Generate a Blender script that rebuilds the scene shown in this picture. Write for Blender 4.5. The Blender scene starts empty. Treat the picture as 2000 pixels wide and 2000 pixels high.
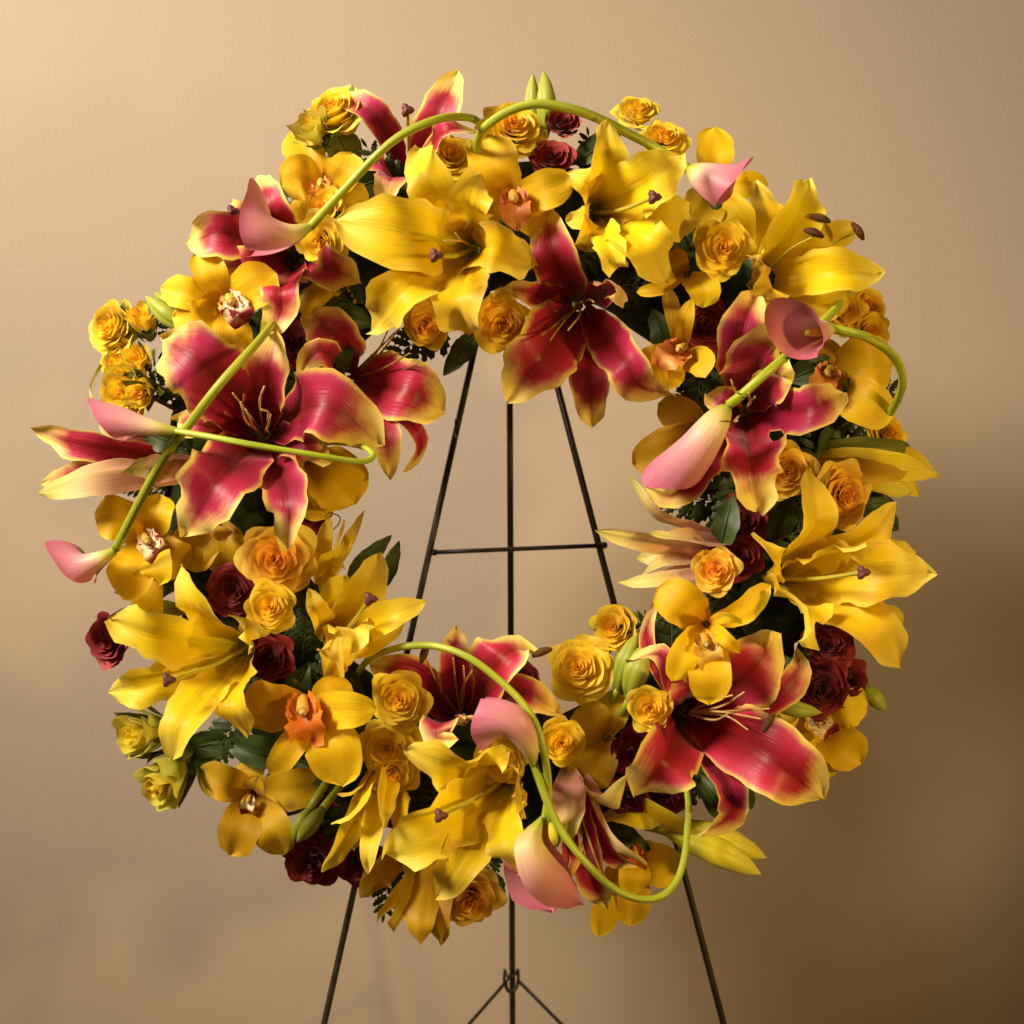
import bpy, math, random
from mathutils import Vector, Matrix

# ------------------------------------------------------------------ camera, light, exposure
SC = bpy.context.scene
COL = SC.collection
S = 0.00045          # metres per photo pixel (2000 px wide) on the plane of the wreath
D = 1.30             # camera distance to that plane
ZC = 1.15            # height of the wreath centre above the floor
WALL_Y = 0.34        # wall behind the wreath

cam_d = bpy.data.cameras.new('camera')
cam_d.sensor_width = 36.0
cam_d.lens = 36.0 * D / (2000 * S)
cam_d.clip_end = 50
cam_d.clip_start = 0.02
cam_d.dof.use_dof = True; cam_d.dof.focus_distance = D - .10; cam_d.dof.aperture_fstop = 5.6
cam = bpy.data.objects.new('camera', cam_d)
cam.location = (0, -D, ZC)
cam.rotation_euler = (math.radians(90), 0, 0)
COL.objects.link(cam)
SC.camera = cam

w = bpy.data.worlds.new('World'); SC.world = w; w.use_nodes = True
w.node_tree.nodes['Background'].inputs[0].default_value = (1.0, 0.55, 0.18, 1)
w.node_tree.nodes['Background'].inputs[1].default_value = 0.034

def lamp(name, loc, target, size, power, colour, spread=180):
    l = bpy.data.lights.new(name, 'AREA'); l.shape = 'DISK'; l.size = size
    l.energy = power; l.color = colour; l.spread = math.radians(spread)
    o = bpy.data.objects.new(name, l); o.location = loc
    o.rotation_euler = (Vector(target) - Vector(loc)).to_track_quat('-Z', 'Y').to_euler()
    COL.objects.link(o); return o
lamp('ceiling_lamp', (-1.95, -1.25, 2.60), (0.12, 0.34, 1.38), 0.95, 26, (1.0, 0.835, 0.66), 66)
lamp('standing_lamp', (1.25, -1.02, 1.20), (-0.60, 0.3, 0.92), 0.12, 2.5, (1.0, 0.67, 0.20), 70)
lamp('front_fill', (-0.45, -2.30, 1.66), (0.0, 0.0, 1.15), 0.60, 5.2, (1.0, 0.64, 0.30))  # added soft fill from behind the camera to lift shadows, not a known lamp

SC.view_settings.view_transform = 'Standard'
SC.view_settings.look = 'None'
SC.view_settings.exposure = 0.0
SC.view_settings.gamma = 1.0
SC.view_settings.use_curve_mapping = False
SC.render.engine = 'CYCLES'
SC.cycles.use_denoising = True
SC.cycles.max_bounces = 6
SC.cycles.transparent_max_bounces = 4

# ------------------------------------------------------------------ helpers
rnd = random.Random(7)
def P(x, y, d=0.0):
    """photo position at a real distance d in front of the wreath plane -> point in the room"""
    k = (D - d) / D
    return Vector(((x - 1000) * S * k, -d, ZC + (1000 - y) * S * k))
def pxw(wpx, d=0.0):
    return wpx * S * (D - d) / D

def lerp(a, b, t): return a + (b - a) * t
def tab(t, xs, ys):
    for i in range(len(xs) - 1):
        if t <= xs[i + 1]:
            f = (t - xs[i]) / (xs[i + 1] - xs[i]); f = f * f * (3 - 2 * f) * .5 + f * .5
            return lerp(ys[i], ys[i + 1], f)
    return ys[-1]
def catmull(pts, t):
    n = len(pts) - 1
    if n == 1: return pts[0].lerp(pts[1], t)
    x = min(max(t, 0), 1) * n; i = min(int(x), n - 1); f = x - i
    p1, p2 = pts[i], pts[i + 1]
    p0 = pts[i - 1] if i > 0 else p1 * 2 - p2
    p3 = pts[i + 2] if i + 2 <= n else p2 * 2 - p1
    return 0.5 * ((2 * p1) + (p2 - p0) * f + (2 * p0 - 5 * p1 + 4 * p2 - p3) * f * f + (3 * p1 - p0 - 3 * p2 + p3) * f ** 3)
def resample(pts, n):
    """n+1 points evenly spaced along the curve"""
    m = 48
    q = [catmull(pts, i / m) for i in range(m + 1)]
    L = [0]
    for i in range(m): L.append(L[-1] + (q[i + 1] - q[i]).length)
    out = []; j = 0
    for i in range(n + 1):
        t = L[-1] * i / n
        while j < m - 1 and L[j + 1] < t: j += 1
        seg = L[j + 1] - L[j] or 1e-9
        out.append(q[j].lerp(q[j + 1], min(1, (t - L[j]) / seg)))
    return out
def frames(q, hint):
    """tangent and transported normal along a polyline"""
    T = []
    for i in range(len(q)):
        a = q[max(i - 1, 0)]; b = q[min(i + 1, len(q) - 1)]
        T.append((b - a).normalized())
    n = hint - T[0] * hint.dot(T[0])
    if n.length < 1e-4: n = T[0].orthogonal()
    n.normalize(); N = [n]
    for i in range(1, len(q)):
        ax = T[i - 1].cross(T[i])
        if ax.length > 1e-7:
            n = Matrix.Rotation(T[i - 1].angle(T[i]), 3, ax.normalized()) @ n
        n = (n - T[i] * n.dot(T[i])).normalized(); N.append(n)
    return T, N

def offset_of(p):
    v = Vector((0, 0, 0))
    while p is not None: v = v + p.location; p = p.parent
    return v
def mesh_obj(name, verts, faces, mat, parent=None, uvs=None, smooth=True):
    """one mesh object; verts are room coordinates, a child is moved to its parent's origin"""
    off = offset_of(parent)
    me = bpy.data.meshes.new(name)
    me.from_pydata([tuple(v - off) for v in verts], [], faces)
    if uvs:
        l = me.uv_layers.new(name='UVMap')
        for lp in me.loops: l.data[lp.index].uv = uvs[lp.vertex_index]
    if smooth: me.polygons.foreach_set('use_smooth', [True] * len(me.polygons))
    for m in (mat if isinstance(mat, (list, tuple)) else [mat]): me.materials.append(m)
    o = bpy.data.objects.new(name, me); COL.objects.link(o)
    if parent is not None: o.parent = parent
    return o
def thing(name, label, cat, loc, group=None):
    o = bpy.data.objects.new(name, None); COL.objects.link(o)
    o.empty_display_size = 0.01
    o.location = loc
    tag(o, label, cat, group); return o
def tag(o, label, cat, group=None):
    o['label'] = label; o['category'] = cat
    if group: o['group'] = group
    return o

def tube_geo(q, rad, sides=8, caps=True):
    """verts/faces/uvs of a tube along points q; rad is a number or function of t"""
    T, N = frames(q, Vector((0.13, -0.7, 0.6)))
    V, F, U = [], [], []
    m = len(q)
    for i, p in enumerate(q):
        t = i / (m - 1); r = rad(t) if callable(rad) else rad
        B = T[i].cross(N[i])
        for k in range(sides):
            a = 2 * math.pi * k / sides
            V.append(p + (N[i] * math.cos(a) + B * math.sin(a)) * r); U.append((k / sides, t))
    for i in range(m - 1):
        for k in range(sides):
            k2 = (k + 1) % sides
            F.append((i * sides + k, i * sides + k2, (i + 1) * sides + k2, (i + 1) * sides + k))
    if caps:
        F.append(tuple(range(sides - 1, -1, -1))); F.append(tuple((m - 1) * sides + k for k in range(sides)))
    return V, F, U
def tube(name, pts, rad, mat, parent=None, n=None, sides=8):
    n = n or max(2, 8 * (len(pts) - 1))
    q = resample(pts, n) if len(pts) > 2 else [pts[0].lerp(pts[1], i / n) for i in range(n + 1)]
    V, F, U = tube_geo(q, rad, sides)
    return mesh_obj(name, V, F, mat, parent, U)

# ------------------------------------------------------------------ materials (node based)
class NT:
    def __init__(s, name):
        s.m = bpy.data.materials.new(name); s.m.use_nodes = True
        s.t = s.m.node_tree; s.bsdf = s.t.nodes['Principled BSDF']; s.out = s.t.nodes['Material Output']
    def n(s, kind, **kw):
        nd = s.t.nodes.new(kind)
        for k, v in kw.items(): setattr(nd, k, v)
        return nd
    def link(s, a, b): s.t.links.new(a, b)
    def put(s, sock, v):
        if isinstance(v, (int, float)): sock.default_value = v
        elif isinstance(v, tuple): sock.default_value = v if len(v) == 4 or sock.type == 'VECTOR' else v + (1,)
        else: s.link(v, sock)
    def math(s, op, a, b=0.0, c=0.0):
        nd = s.n('ShaderNodeMath', operation=op)
        s.put(nd.inputs[0], a); s.put(nd.inputs[1], b); s.put(nd.inputs[2], c)
        return nd.outputs[0]
    def smooth(s, x, lo, hi):
        nd = s.n('ShaderNodeMapRange', interpolation_type='SMOOTHSTEP')
        s.put(nd.inputs['Value'], x); nd.inputs['From Min'].default_value = lo; nd.inputs['From Max'].default_value = hi
        return nd.outputs[0]
    def mix(s, f, a, b):
        nd = s.n('ShaderNodeMix', data_type='RGBA')
        s.put(nd.inputs[0], f); s.put(nd.inputs[6], a); s.put(nd.inputs[7], b)
        return nd.outputs[2]
    def ramp(s, f, stops):
        nd = s.n('ShaderNodeValToRGB'); e = nd.color_ramp.elements
        while len(e) < len(stops): e.new(0.5)
        for el, (p, c) in zip(e, stops): el.position = p; el.color = c + (1,)
        s.link(f, nd.inputs[0]); return nd.outputs[0]
    def noise(s, vec, scale, detail=3.0, rough=0.55):
        nd = s.n('ShaderNodeTexNoise'); nd.inputs['Scale'].default_value = scale
        nd.inputs['Detail'].default_value = detail; nd.inputs['Roughness'].default_value = rough
        if vec is not None: s.link(vec, nd.inputs['Vector'])
        return nd.outputs[0]
    def uv(s):
        nd = s.n('ShaderNodeUVMap'); sp = s.n('ShaderNodeSeparateXYZ'); s.link(nd.outputs[0], sp.inputs[0])
        return nd.outputs[0], sp.outputs[0], sp.outputs[1]
    def rand(s): return s.n('ShaderNodeObjectInfo').outputs['Random']
    def objcol(s): return s.n('ShaderNodeObjectInfo').outputs['Color']
    def coord(s, k='Object'): return s.n('ShaderNodeTexCoord').outputs[k]
    def stretch(s, vec, x, y, z=1.0):
        nd = s.n('ShaderNodeMapping'); s.link(vec, nd.inputs[0]); nd.inputs['Scale'].default_value = (x, y, z)
        # shift by object so that no two petals carry the same veins
        r = s.math('MULTIPLY', s.rand(), 37.0); c = s.n('ShaderNodeCombineXYZ'); s.link(r, c.inputs[0]); s.link(r, c.inputs[2])
        s.link(c.outputs[0], nd.inputs[1]); return nd.outputs[0]
    def bump(s, h, strength, dist):
        nd = s.n('ShaderNodeBump'); nd.inputs['Strength'].default_value = strength; nd.inputs['Distance'].default_value = dist
        s.link(h, nd.inputs['Height']); s.link(nd.outputs[0], s.bsdf.inputs['Normal']); return nd.outputs[0]
    def fin(s, colour, rough=0.5, spec=0.35, transl=0.0, tcol=None, sheen=0.0):
        s.put(s.bsdf.inputs['Base Color'], colour); s.put(s.bsdf.inputs['Roughness'], rough)
        s.bsdf.inputs['Specular IOR Level'].default_value = spec
        if sheen: s.bsdf.inputs['Sheen Weight'].default_value = sheen; s.bsdf.inputs['Sheen Roughness'].default_value = 0.4
        if transl:
            tr = s.n('ShaderNodeBsdfTranslucent'); s.put(tr.inputs[0], tcol if tcol is not None else colour)
            mx = s.n('ShaderNodeMixShader'); mx.inputs[0].default_value = transl
            s.link(s.bsdf.outputs[0], mx.inputs[1]); s.link(tr.outputs[0], mx.inputs[2]); s.link(mx.outputs[0], s.out.inputs[0])
        return s.m

def hsv(n, col, hue_amt, val_lo, val_hi):
    """small variation from one petal to the next"""
    nd = n.n('ShaderNodeHueSaturation'); r = n.rand()
    n.put(nd.inputs['Hue'], n.math('MULTIPLY_ADD', r, hue_amt, 0.5 - hue_amt / 2))
    n.put(nd.inputs['Value'], n.math('MULTIPLY_ADD', r, val_hi - val_lo, val_lo)); n.link(col, nd.inputs['Color'])
    return nd.outputs[0]

def m_yellow(name, throat, mid, tip, rough=0.46, green=None):
    n = NT(name); uv, u, v = n.uv()
    e = n.math('ABSOLUTE', n.math('MULTIPLY_ADD', u, 2, -1))
    veins = n.noise(n.stretch(uv, 16, 1.4), 2.2, 3)
    blot = n.noise(n.coord(), 26, 3)
    f = n.math('ADD', v, n.math('MULTIPLY_ADD', blot, 0.34, -0.17))
    c = n.ramp(f, [(0.0, green or throat), (0.16, throat), (0.42, mid), (0.72, mid), (1.0, tip)])
    c = n.mix(n.math('MULTIPLY', n.smooth(e, .62, 1.0), .45), c, tip)
    c = n.mix(n.math('MULTIPLY', n.smooth(veins, .50, .72), .28), c, throat)
    rib = n.math('MULTIPLY', n.math('SUBTRACT', 1, n.smooth(e, .02, .10)), .35)
    c = n.mix(rib, c, (mid[0] * .8, mid[1] * .92, mid[2]))
    c = n.mix(n.math('MULTIPLY', n.smooth(n.noise(n.stretch(n.coord(), 1, 1), 150, 2), .72, .80), .35), c, (.34, .16, .02))
    c = hsv(n, c, 0.018, .86, 1.06)
    h = n.math('ADD', veins, n.math('MULTIPLY', n.noise(n.coord(), 90, 2), .5))
    n.bump(h, .35, .0012)
    return n.fin(c, rough, .32, .30, sheen=.10)
M = {}
M['lily_yellow'] = m_yellow('lily_yellow', (.62, .42, .008), (.92, .66, .008), (.94, .78, .12), green=(.30, .34, .015))
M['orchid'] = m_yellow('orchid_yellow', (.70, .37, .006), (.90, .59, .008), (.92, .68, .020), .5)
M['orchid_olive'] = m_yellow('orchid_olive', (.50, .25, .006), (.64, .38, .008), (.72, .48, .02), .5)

def m_pink(name):
    n = NT(name); uv, u, v = n.uv()
    e = n.math('ABSOLUTE', n.math('MULTIPLY_ADD', u, 2, -1))
    fine = n.noise(n.stretch(uv, 18, 1.0), 2.0, 3)
    big = n.noise(n.coord(), 34, 3)
    j = n.math('ADD', n.math('MULTIPLY_ADD', fine, .10, -.05), n.math('MULTIPLY_ADD', big, .30, -.15))
    fe = n.smooth(n.math('ADD', e, n.math('ADD', j, n.math('MULTIPLY_ADD', v, .24, -.10))), .83, 1.06)
    ft = n.smooth(n.math('ADD', v, n.math('ADD', j, n.math('MULTIPLY', e, .16))), .81, 1.03)
    cream = n.math('MAXIMUM', fe, ft)
    red = n.ramp(n.math('ADD', n.math('MULTIPLY', e, .55), n.math('MULTIPLY', v, .5)),
                 [(0.0, (.12, .004, .008)), (.36, (.25, .007, .020)), (.66, (.48, .022, .080)), (1.0, (.72, .14, .24))])
    veins = n.smooth(fine, .50, .75)
    red = n.mix(n.math('MULTIPLY', veins, .18), red, (.22, .006, .012))
    rib = n.math('MULTIPLY', n.math('SUBTRACT', 1, n.smooth(e, .015, .075)), .55)
    red = n.mix(rib, red, (.20, .005, .010))
    yel = n.ramp(n.math('ADD', v, n.math('MULTIPLY', big, .3)), [(.2, (.82, .46, .12)), (.7, (.90, .67, .10)), (1.0, (.92, .74, .20))])
    inner = n.mix(cream, red, yel)
    outer = n.ramp(v, [(0.0, (.50, .26, .12)), (.35, (.62, .30, .20)), (.7, (.70, .42, .24)), (1.0, (.74, .54, .16))])
    outer = n.mix(n.math('MULTIPLY', n.math('SUBTRACT', 1, n.smooth(e, .05, .22)), .45), outer, (.46, .36, .07))
    back = n.n('ShaderNodeNewGeometry').outputs['Backfacing']     # the two faces of the petal have different colours
    c = n.mix(back, inner, outer)
    c = hsv(n, c, 0.014, .88, 1.08)
    n.bump(n.math('ADD', fine, n.math('MULTIPLY', n.noise(n.coord(), 110, 2), .6)), .4, .0012)
    return n.fin(c, .44, .35, .16, sheen=.15)
M['lily_pink'] = m_pink('lily_crimson_edged')

def m_rose(name, sheen, transl, rough, lift=.07):
    n = NT(name); uv, u, v = n.uv()
    base = n.objcol()
    veins = n.noise(n.stretch(uv, 14, 1.6), 2.4, 3)
    lite = n.n('ShaderNodeMix', data_type='RGBA', blend_type='SCREEN'); lite.inputs[0].default_value = 1
    c = hsv(n, base, .016, .84, 1.10)
    k = n.math('MULTIPLY', n.smooth(v, .55, 1.0), lift)
    cc = n.n('ShaderNodeCombineColor'); n.link(k, cc.inputs[0]); n.link(n.math('MULTIPLY', k, .8), cc.inputs[1]); n.link(n.math('MULTIPLY', k, .3), cc.inputs[2])
    n.link(c, lite.inputs[6]); n.link(cc.outputs[0], lite.inputs[7])
    n.bump(veins, .25, .0008)
    return n.fin(lite.outputs[2], rough, .28, transl, sheen=sheen)
M['rose'] = m_rose('rose_petal', .10, .36, .5)
M['rose_dark'] = m_rose('rose_burgundy_petal', .08, .06, .6, .012)

def m_calla():
    n = NT('calla_spathe'); uv, u, v = n.uv()
    fine = n.noise(n.stretch(uv, 22, 1.5), 2.4, 2)
    f = n.math('ADD', v, n.math('MULTIPLY_ADD', fine, .22, -.11))
    c = n.ramp(f, [(0.0, (.30, .42, .03)), (.15, (.58, .56, .10)), (.30, (.82, .68, .34)), (.50, (.74, .38, .38)), (1.0, (.60, .16, .28))])
    inner = n.ramp(f, [(0.0, (.40, .30, .05)), (.45, (.62, .25, .28)), (1.0, (.52, .12, .20))])  # redder inner face, with shade inside the bloom also put into the colour
    back = n.n('ShaderNodeNewGeometry').outputs['Backfacing']
    c = n.mix(back, inner, c)
    c = n.mix(n.math('MULTIPLY', n.smooth(fine, .52, .75), .12), c, (.50, .12, .18))
    n.bump(fine, .22, .0010)
    return n.fin(c, .42, .35, .18, sheen=.1)
M['calla'] = m_calla()

def m_pale():
    n = NT('lily_pale_back'); uv, u, v = n.uv()
    e = n.math('ABSOLUTE', n.math('MULTIPLY_ADD', u, 2, -1))
    fine = n.noise(n.stretch(uv, 16, 1.2), 2.2, 3)
    f = n.math('ADD', v, n.math('MULTIPLY_ADD', fine, .2, -.1))
    c = n.ramp(f, [(0.0, (.40, .26, .10)), (.3, (.58, .22, .19)), (.62, (.72, .42, .26)), (.85, (.74, .62, .20)), (1.0, (.46, .44, .07))])
    c = n.mix(n.math('MULTIPLY', n.math('SUBTRACT', 1, n.smooth(e, .03, .22)), .5), c, (.42, .38, .06))
    c = n.mix(n.math('MULTIPLY', n.smooth(e, .8, 1.0), .4), c, (.80, .62, .30))
    n.bump(fine, .35, .0010)
    return n.fin(hsv(n, c, .014, .88, 1.06), .45, .35, .22, sheen=.1)
M['lily_pale'] = m_pale()
def m_plain(name, a, b, scale=40, rough=.5, spec=.35, transl=0.0, bump=.0, stretch=None):
    n = NT(name)
    vec = n.stretch(n.coord('UV'), *stretch) if stretch else n.coord()
    f = n.noise(vec, scale, 3)
    c = n.mix(n.smooth(f, .32, .68), a, b)
    c = hsv(n, c, .012, .85, 1.1)
    if bump: n.bump(f, .4, bump)
    return n.fin(c, rough, spec, transl)
M['stem'] = m_plain('calla_stem', (.24, .34, .014), (.46, .52, .045), 3.2, .40, .45, .0, .0010, (5, 2.2))
M['bud'] = None
M['leaf'] = m_plain('dark_leaf', (.030, .055, .010), (.055, .090, .016), 40, .5, .35, .12, .0006)
M['leaf_light'] = m_plain('olive_leaf', (.12, .15, .020), (.20, .22, .030), 30, .5, .35, .15, .0006, (10, .8))
M['fern'] = m_plain('fern_green', (.016, .030, .005), (.034, .058, .010), 60, .52, .3, .1)
M['sepal'] = m_plain('sepal_green', (.09, .13, .018), (.17, .20, .030), 60, .55, .3, .1)
M['twig'] = m_plain('rose_stem_green', (.06, .07, .012), (.11, .10, .02), 60, .5, .3)
M['stigma'] = m_plain('stigma_purple', (.10, .030, .035), (.16, .06, .055), 300, .5, .3, 0, .0008)
M['style'] = m_plain('style_green', (.42, .42, .035), (.52, .46, .05), 30, .4, .4, .1)
M['filament'] = m_plain('filament_pale', (.62, .42, .12), (.74, .52, .2), 30, .45, .35, .15)
M['filament_dark'] = m_plain('filament_bronze', (.34, .20, .05), (.42, .26, .07), 30, .45, .35, .1)
M['anther'] = m_plain('anther_rust', (.07, .030, .014), (.12, .055, .02), 400, .8, .1, 0, .0008)
M['spadix'] = m_plain('spadix_yellow', (.70, .42, .04), (.80, .55, .10), 400, .6, .3, 0, .001)
M['foam'] = m_plain('wet_floral_foam', (.010, .016, .004), (.022, .032, .008), 120, .9, .1, 0, .003)
M['metal'] = m_plain('green_black_wire', (.016, .013, .007), (.030, .024, .013), 50, .42, .45)
M['wire'] = m_plain('thin_florist_wire', (.05, .045, .03), (.09, .08, .05), 50, .35, .5)
M['lip_peach'] = m_plain('orchid_lip_peach', (.68, .22, .06), (.78, .36, .11), 60, .45, .4, .2)
M['lip_orange'] = m_plain('orchid_lip_orange', (.60, .13, .012), (.72, .22, .025), 60, .45, .4, .2)
M['lip_yellow'] = m_plain('orchid_lip_yellow', (.74, .45, .04), (.80, .52, .09), 60, .45, .4, .2)
def m_spotted():
    n = NT('orchid_lip_spotted'); uv, u, v = n.uv()
    b = n.noise(n.coord(), 210, 2)
    f = n.math('MAXIMUM', n.smooth(b, .56, .62), n.smooth(v, .62, .74))
    c = n.mix(f, (.80, .66, .42), (.20, .012, .022))
    return n.fin(c, .42, .4, .12)
M['lip_spotted'] = m_spotted()
def m_bud(name, a, b, c2):
    n = NT(name); uv, u, v = n.uv()
    fine = n.noise(n.stretch(uv, 18, 1.0), 2.0, 2)
    c = n.ramp(n.math('ADD', v, n.math('MULTIPLY_ADD', fine, .4, -.2)), [(0, a), (.5, b), (1, c2)])
    n.bump(fine, .3, .0008)
    return n.fin(hsv(n, c, .012, .9, 1.08), .45, .4, .08)
M['bud'] = m_bud('lily_bud_green', (.20, .25, .020), (.30, .36, .035), (.38, .42, .06))
M['bud_yellow'] = m_bud('lily_bud_yellow', (.34, .36, .020), (.66, .58, .025), (.72, .66, .10))
def m_wall():
    n = NT('painted_wall')
    co = n.coord()
    peel = n.noise(co, 420, 2, .5); wide = n.noise(co, 3.0, 2)
    c = n.mix(wide, (.370, .304, .232), (.390, .321, .246))
    c = n.mix(n.math('MULTIPLY', n.smooth(n.noise(co, 420, 1), .70, .78), .10), c, (.50, .40, .28))
    n.bump(n.math('ADD', n.smooth(peel, .35, .7), n.math('ADD', n.math('MULTIPLY', n.noise(co, 1100, 2), .25), n.math('MULTIPLY', n.noise(co, 9, 3), 5.5))), .17, .0006)
    return n.fin(c, .55, .25)
M['wall'] = m_wall()
M['floor'] = m_plain('carpet_floor', (.20, .14, .085), (.27, .19, .12), 300, .95, .05, 0, .004)

# ------------------------------------------------------------------ flower builders
PROF = {
 'lily':  ([0, .12, .30, .52, .74, .88, .955, 1], [.32, .48, .82, 1, .93, .65, .35, .015]),
 'orchid': ([0, .12, .32, .55, .75, .90, .97, 1], [.34, .55, .86, 1, .96, .72, .42, .04]),
 'narrow': ([0, .15, .40, .62, .82, .93, 1], [.45, .62, .95, 1, .72, .40, .04]),
 'spathe': ([0, .10, .30, .55, .75, .90, .97, 1], [.16, .38, .80, 1, .96, .62, .28, .03]),
 'leaf':  ([0, .10, .30, .50, .75, .92, 1], [.14, .40, .88, 1, .70, .30, .02]),
}
def petal(name, pts, width, hint, mat, parent, prof='lily', cup=.16, ruf=.06, freq=2.4, roll=0, twist=0,
          keel=.05, curl=0.0, nl=20, nw=10):
    """a curved petal: pts in room space from base to tip, width in metres, hint = where its inner face looks"""
    q = resample(pts, nl); T, N = frames(q, hint)
    xs, ys = PROF[prof]
    ph = [rnd.uniform(0, 6.28) for _ in range(4)]; fr = freq * rnd.uniform(.8, 1.25)
    asym = rnd.uniform(-.08, .08)
    V, U, F = [], [], []
    for i, p in enumerate(q):
        s = i / nl
        a = math.radians(roll + twist * s)
        n = Matrix.Rotation(a, 3, T[i]) @ N[i]; b = T[i].cross(n)
        hw = width * .5 * tab(s, xs, ys)
        for j in range(nw + 1):
            u = -1 + 2 * j / nw
            side = 0 if u < 0 else 1
            edge = 1 + .075 * math.sin(fr * 2.1 * 6.28 * s + ph[2 + side]) * (ruf / .06) * min(1, s * 3)
            off = cup * width * u * u * (1 - .55 * s) - keel * width * max(0, 1 - abs(u) * 4.5) * math.sin(math.pi * min(1, s * 1.05))
            off += 1.7 * ruf * width * abs(u) ** 2.2 * math.sin(fr * 6.28 * s + ph[side]) * min(1, s * 2.2)
            off += ruf * .55 * width * abs(u) ** 3 * math.sin(fr * 2.35 * 6.28 * s + ph[1 - side] * 2) * min(1, s * 2.2)
            off += .025 * width * math.sin(5 * u + ph[0]) * math.sin(4 * s + ph[1])
            off -= curl * width * max(0, s - .55) ** 2 * 4
            V.append(p + b * (u * hw * edge * (1 + asym * u)) + n * off); U.append((.5 + u / 2, s))
    for i in range(nl):
        for j in range(nw):
            k = i * (nw + 1) + j
            F.append((k, k + 1, k + nw + 2, k + nw + 1))
    # keep the mesh normal on the inner face
    o = mesh_obj(name, V, F, mat, parent, U)
    return o
def axis_of(ax): return Vector((ax[0], -1.0, -ax[1])).normalized()
def petal_hint(base, tip, axis):
    r = tip - base; r = r - axis * r.dot(axis)
    return axis - (r.normalized() if r.length > 1e-5 else Vector((0, 0, 0)))
def path(c, d0, pts):
    """pts: (x, y, depth offset) or (x, y)"""
    return [P(p[0], p[1], d0 + (p[2] if len(p) > 2 else 0)) for p in pts]
def ball(name, c, r, mat, parent, lobes=0, seg=10, squash=(1, 1, 1)):
    V, F, U = [], [], []
    R = seg // 2
    for i in range(R + 1):
        th = math.pi * i / R
        for k in range(seg):
            a = 2 * math.pi * k / seg
            rr = r * (1 + (.28 * math.cos(lobes * a) if lobes else 0) * math.sin(th))
            V.append(c + Vector((rr * math.sin(th) * math.cos(a) * squash[0], -rr * math.cos(th) * squash[1], rr * math.sin(th) * math.sin(a) * squash[2]))); U.append((k / seg, i / R))
    for i in range(R):
        for k in range(seg):
            F.append((i * seg + k, i * seg + (k + 1) % seg, (i + 1) * seg + (k + 1) % seg, (i + 1) * seg + k))
    return mesh_obj(name, V, F, mat, parent, U)

def lily(name, label, c, axis, petals, mat='lily_yellow', style=None, filaments=(), anthers=(), group=None, cat='lily', deep=.045, prof='lily', fil_mat='filament', hidden_stem=True):
    """c = (x, y, d) throat; petals: (pts, width px, options)"""
    x, y, d = c; A = axis_of(axis); C = P(x, y, d); B = C - A * deep
    t = thing(name, label, cat, B, group)
    for pts, wpx, *opt in petals:
        o = dict(opt[0]) if opt else {}
        pm = o.pop('mat', mat); pf = o.pop('prof', prof); nobase = o.pop('nobase', False)
        pp = path(c, d, pts)
        tip = pp[-1]
        r = tip - B; r = (r - A * r.dot(A))
        if r.length > 1e-6: r.normalize()
        if not nobase:
            pp = [B + r * .006] + ([C.lerp(tip, .45) + A * .006] if len(pp) == 1 else []) + pp
        h = petal_hint(pp[0], tip, A)
        o.setdefault('curl', rnd.uniform(.0, .28))
        petal('petal', pp, pxw(wpx, d), h, M[pm], t, prof=pf, **o)
    if style:
        tip = P(style[0], style[1], d + style[2])
        pi_ = tube('pistil', [B, B.lerp(tip, .5) + Vector((0, 0, -.003)), tip], lambda s: .0022 - .0006 * s, M['style'], t, 8, 7)
        ball('stigma', tip, .0052, M['stigma'], pi_, 3, 12)
    for f in filaments:
        tip = P(f[0], f[1], d + f[2])
        k = Vector((rnd.uniform(-.006, .006), 0, rnd.uniform(-.006, .006)))
        tube('filament', [B, B.lerp(tip, .55) + k, tip], lambda s: .0013 - .0006 * s, M[fil_mat], t, 8, 5)
    for a in anthers:
        ctr = P(a[0], a[1], d + a[2]); an = math.radians(a[3]); v = Vector((math.cos(an), 0, math.sin(an))) * .0085
        tube('anther', [ctr - v, ctr + Vector((0, -.001, .001)), ctr + v], lambda s: .0034 * math.sin(math.pi * (.12 + .76 * s)), M['anther'], t, 8, 7)
    if hidden_stem:
        tube('stem', [B + A * .004, B - A * .03, P(*ring_point(x, y), .01)], .004, M['stem'], t, 6, 7)
    return t
def ring_point(x, y):
    a = math.atan2(y - 985, x - 988); return 988 + 560 * math.cos(a), 985 + 560 * math.sin(a)

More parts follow.
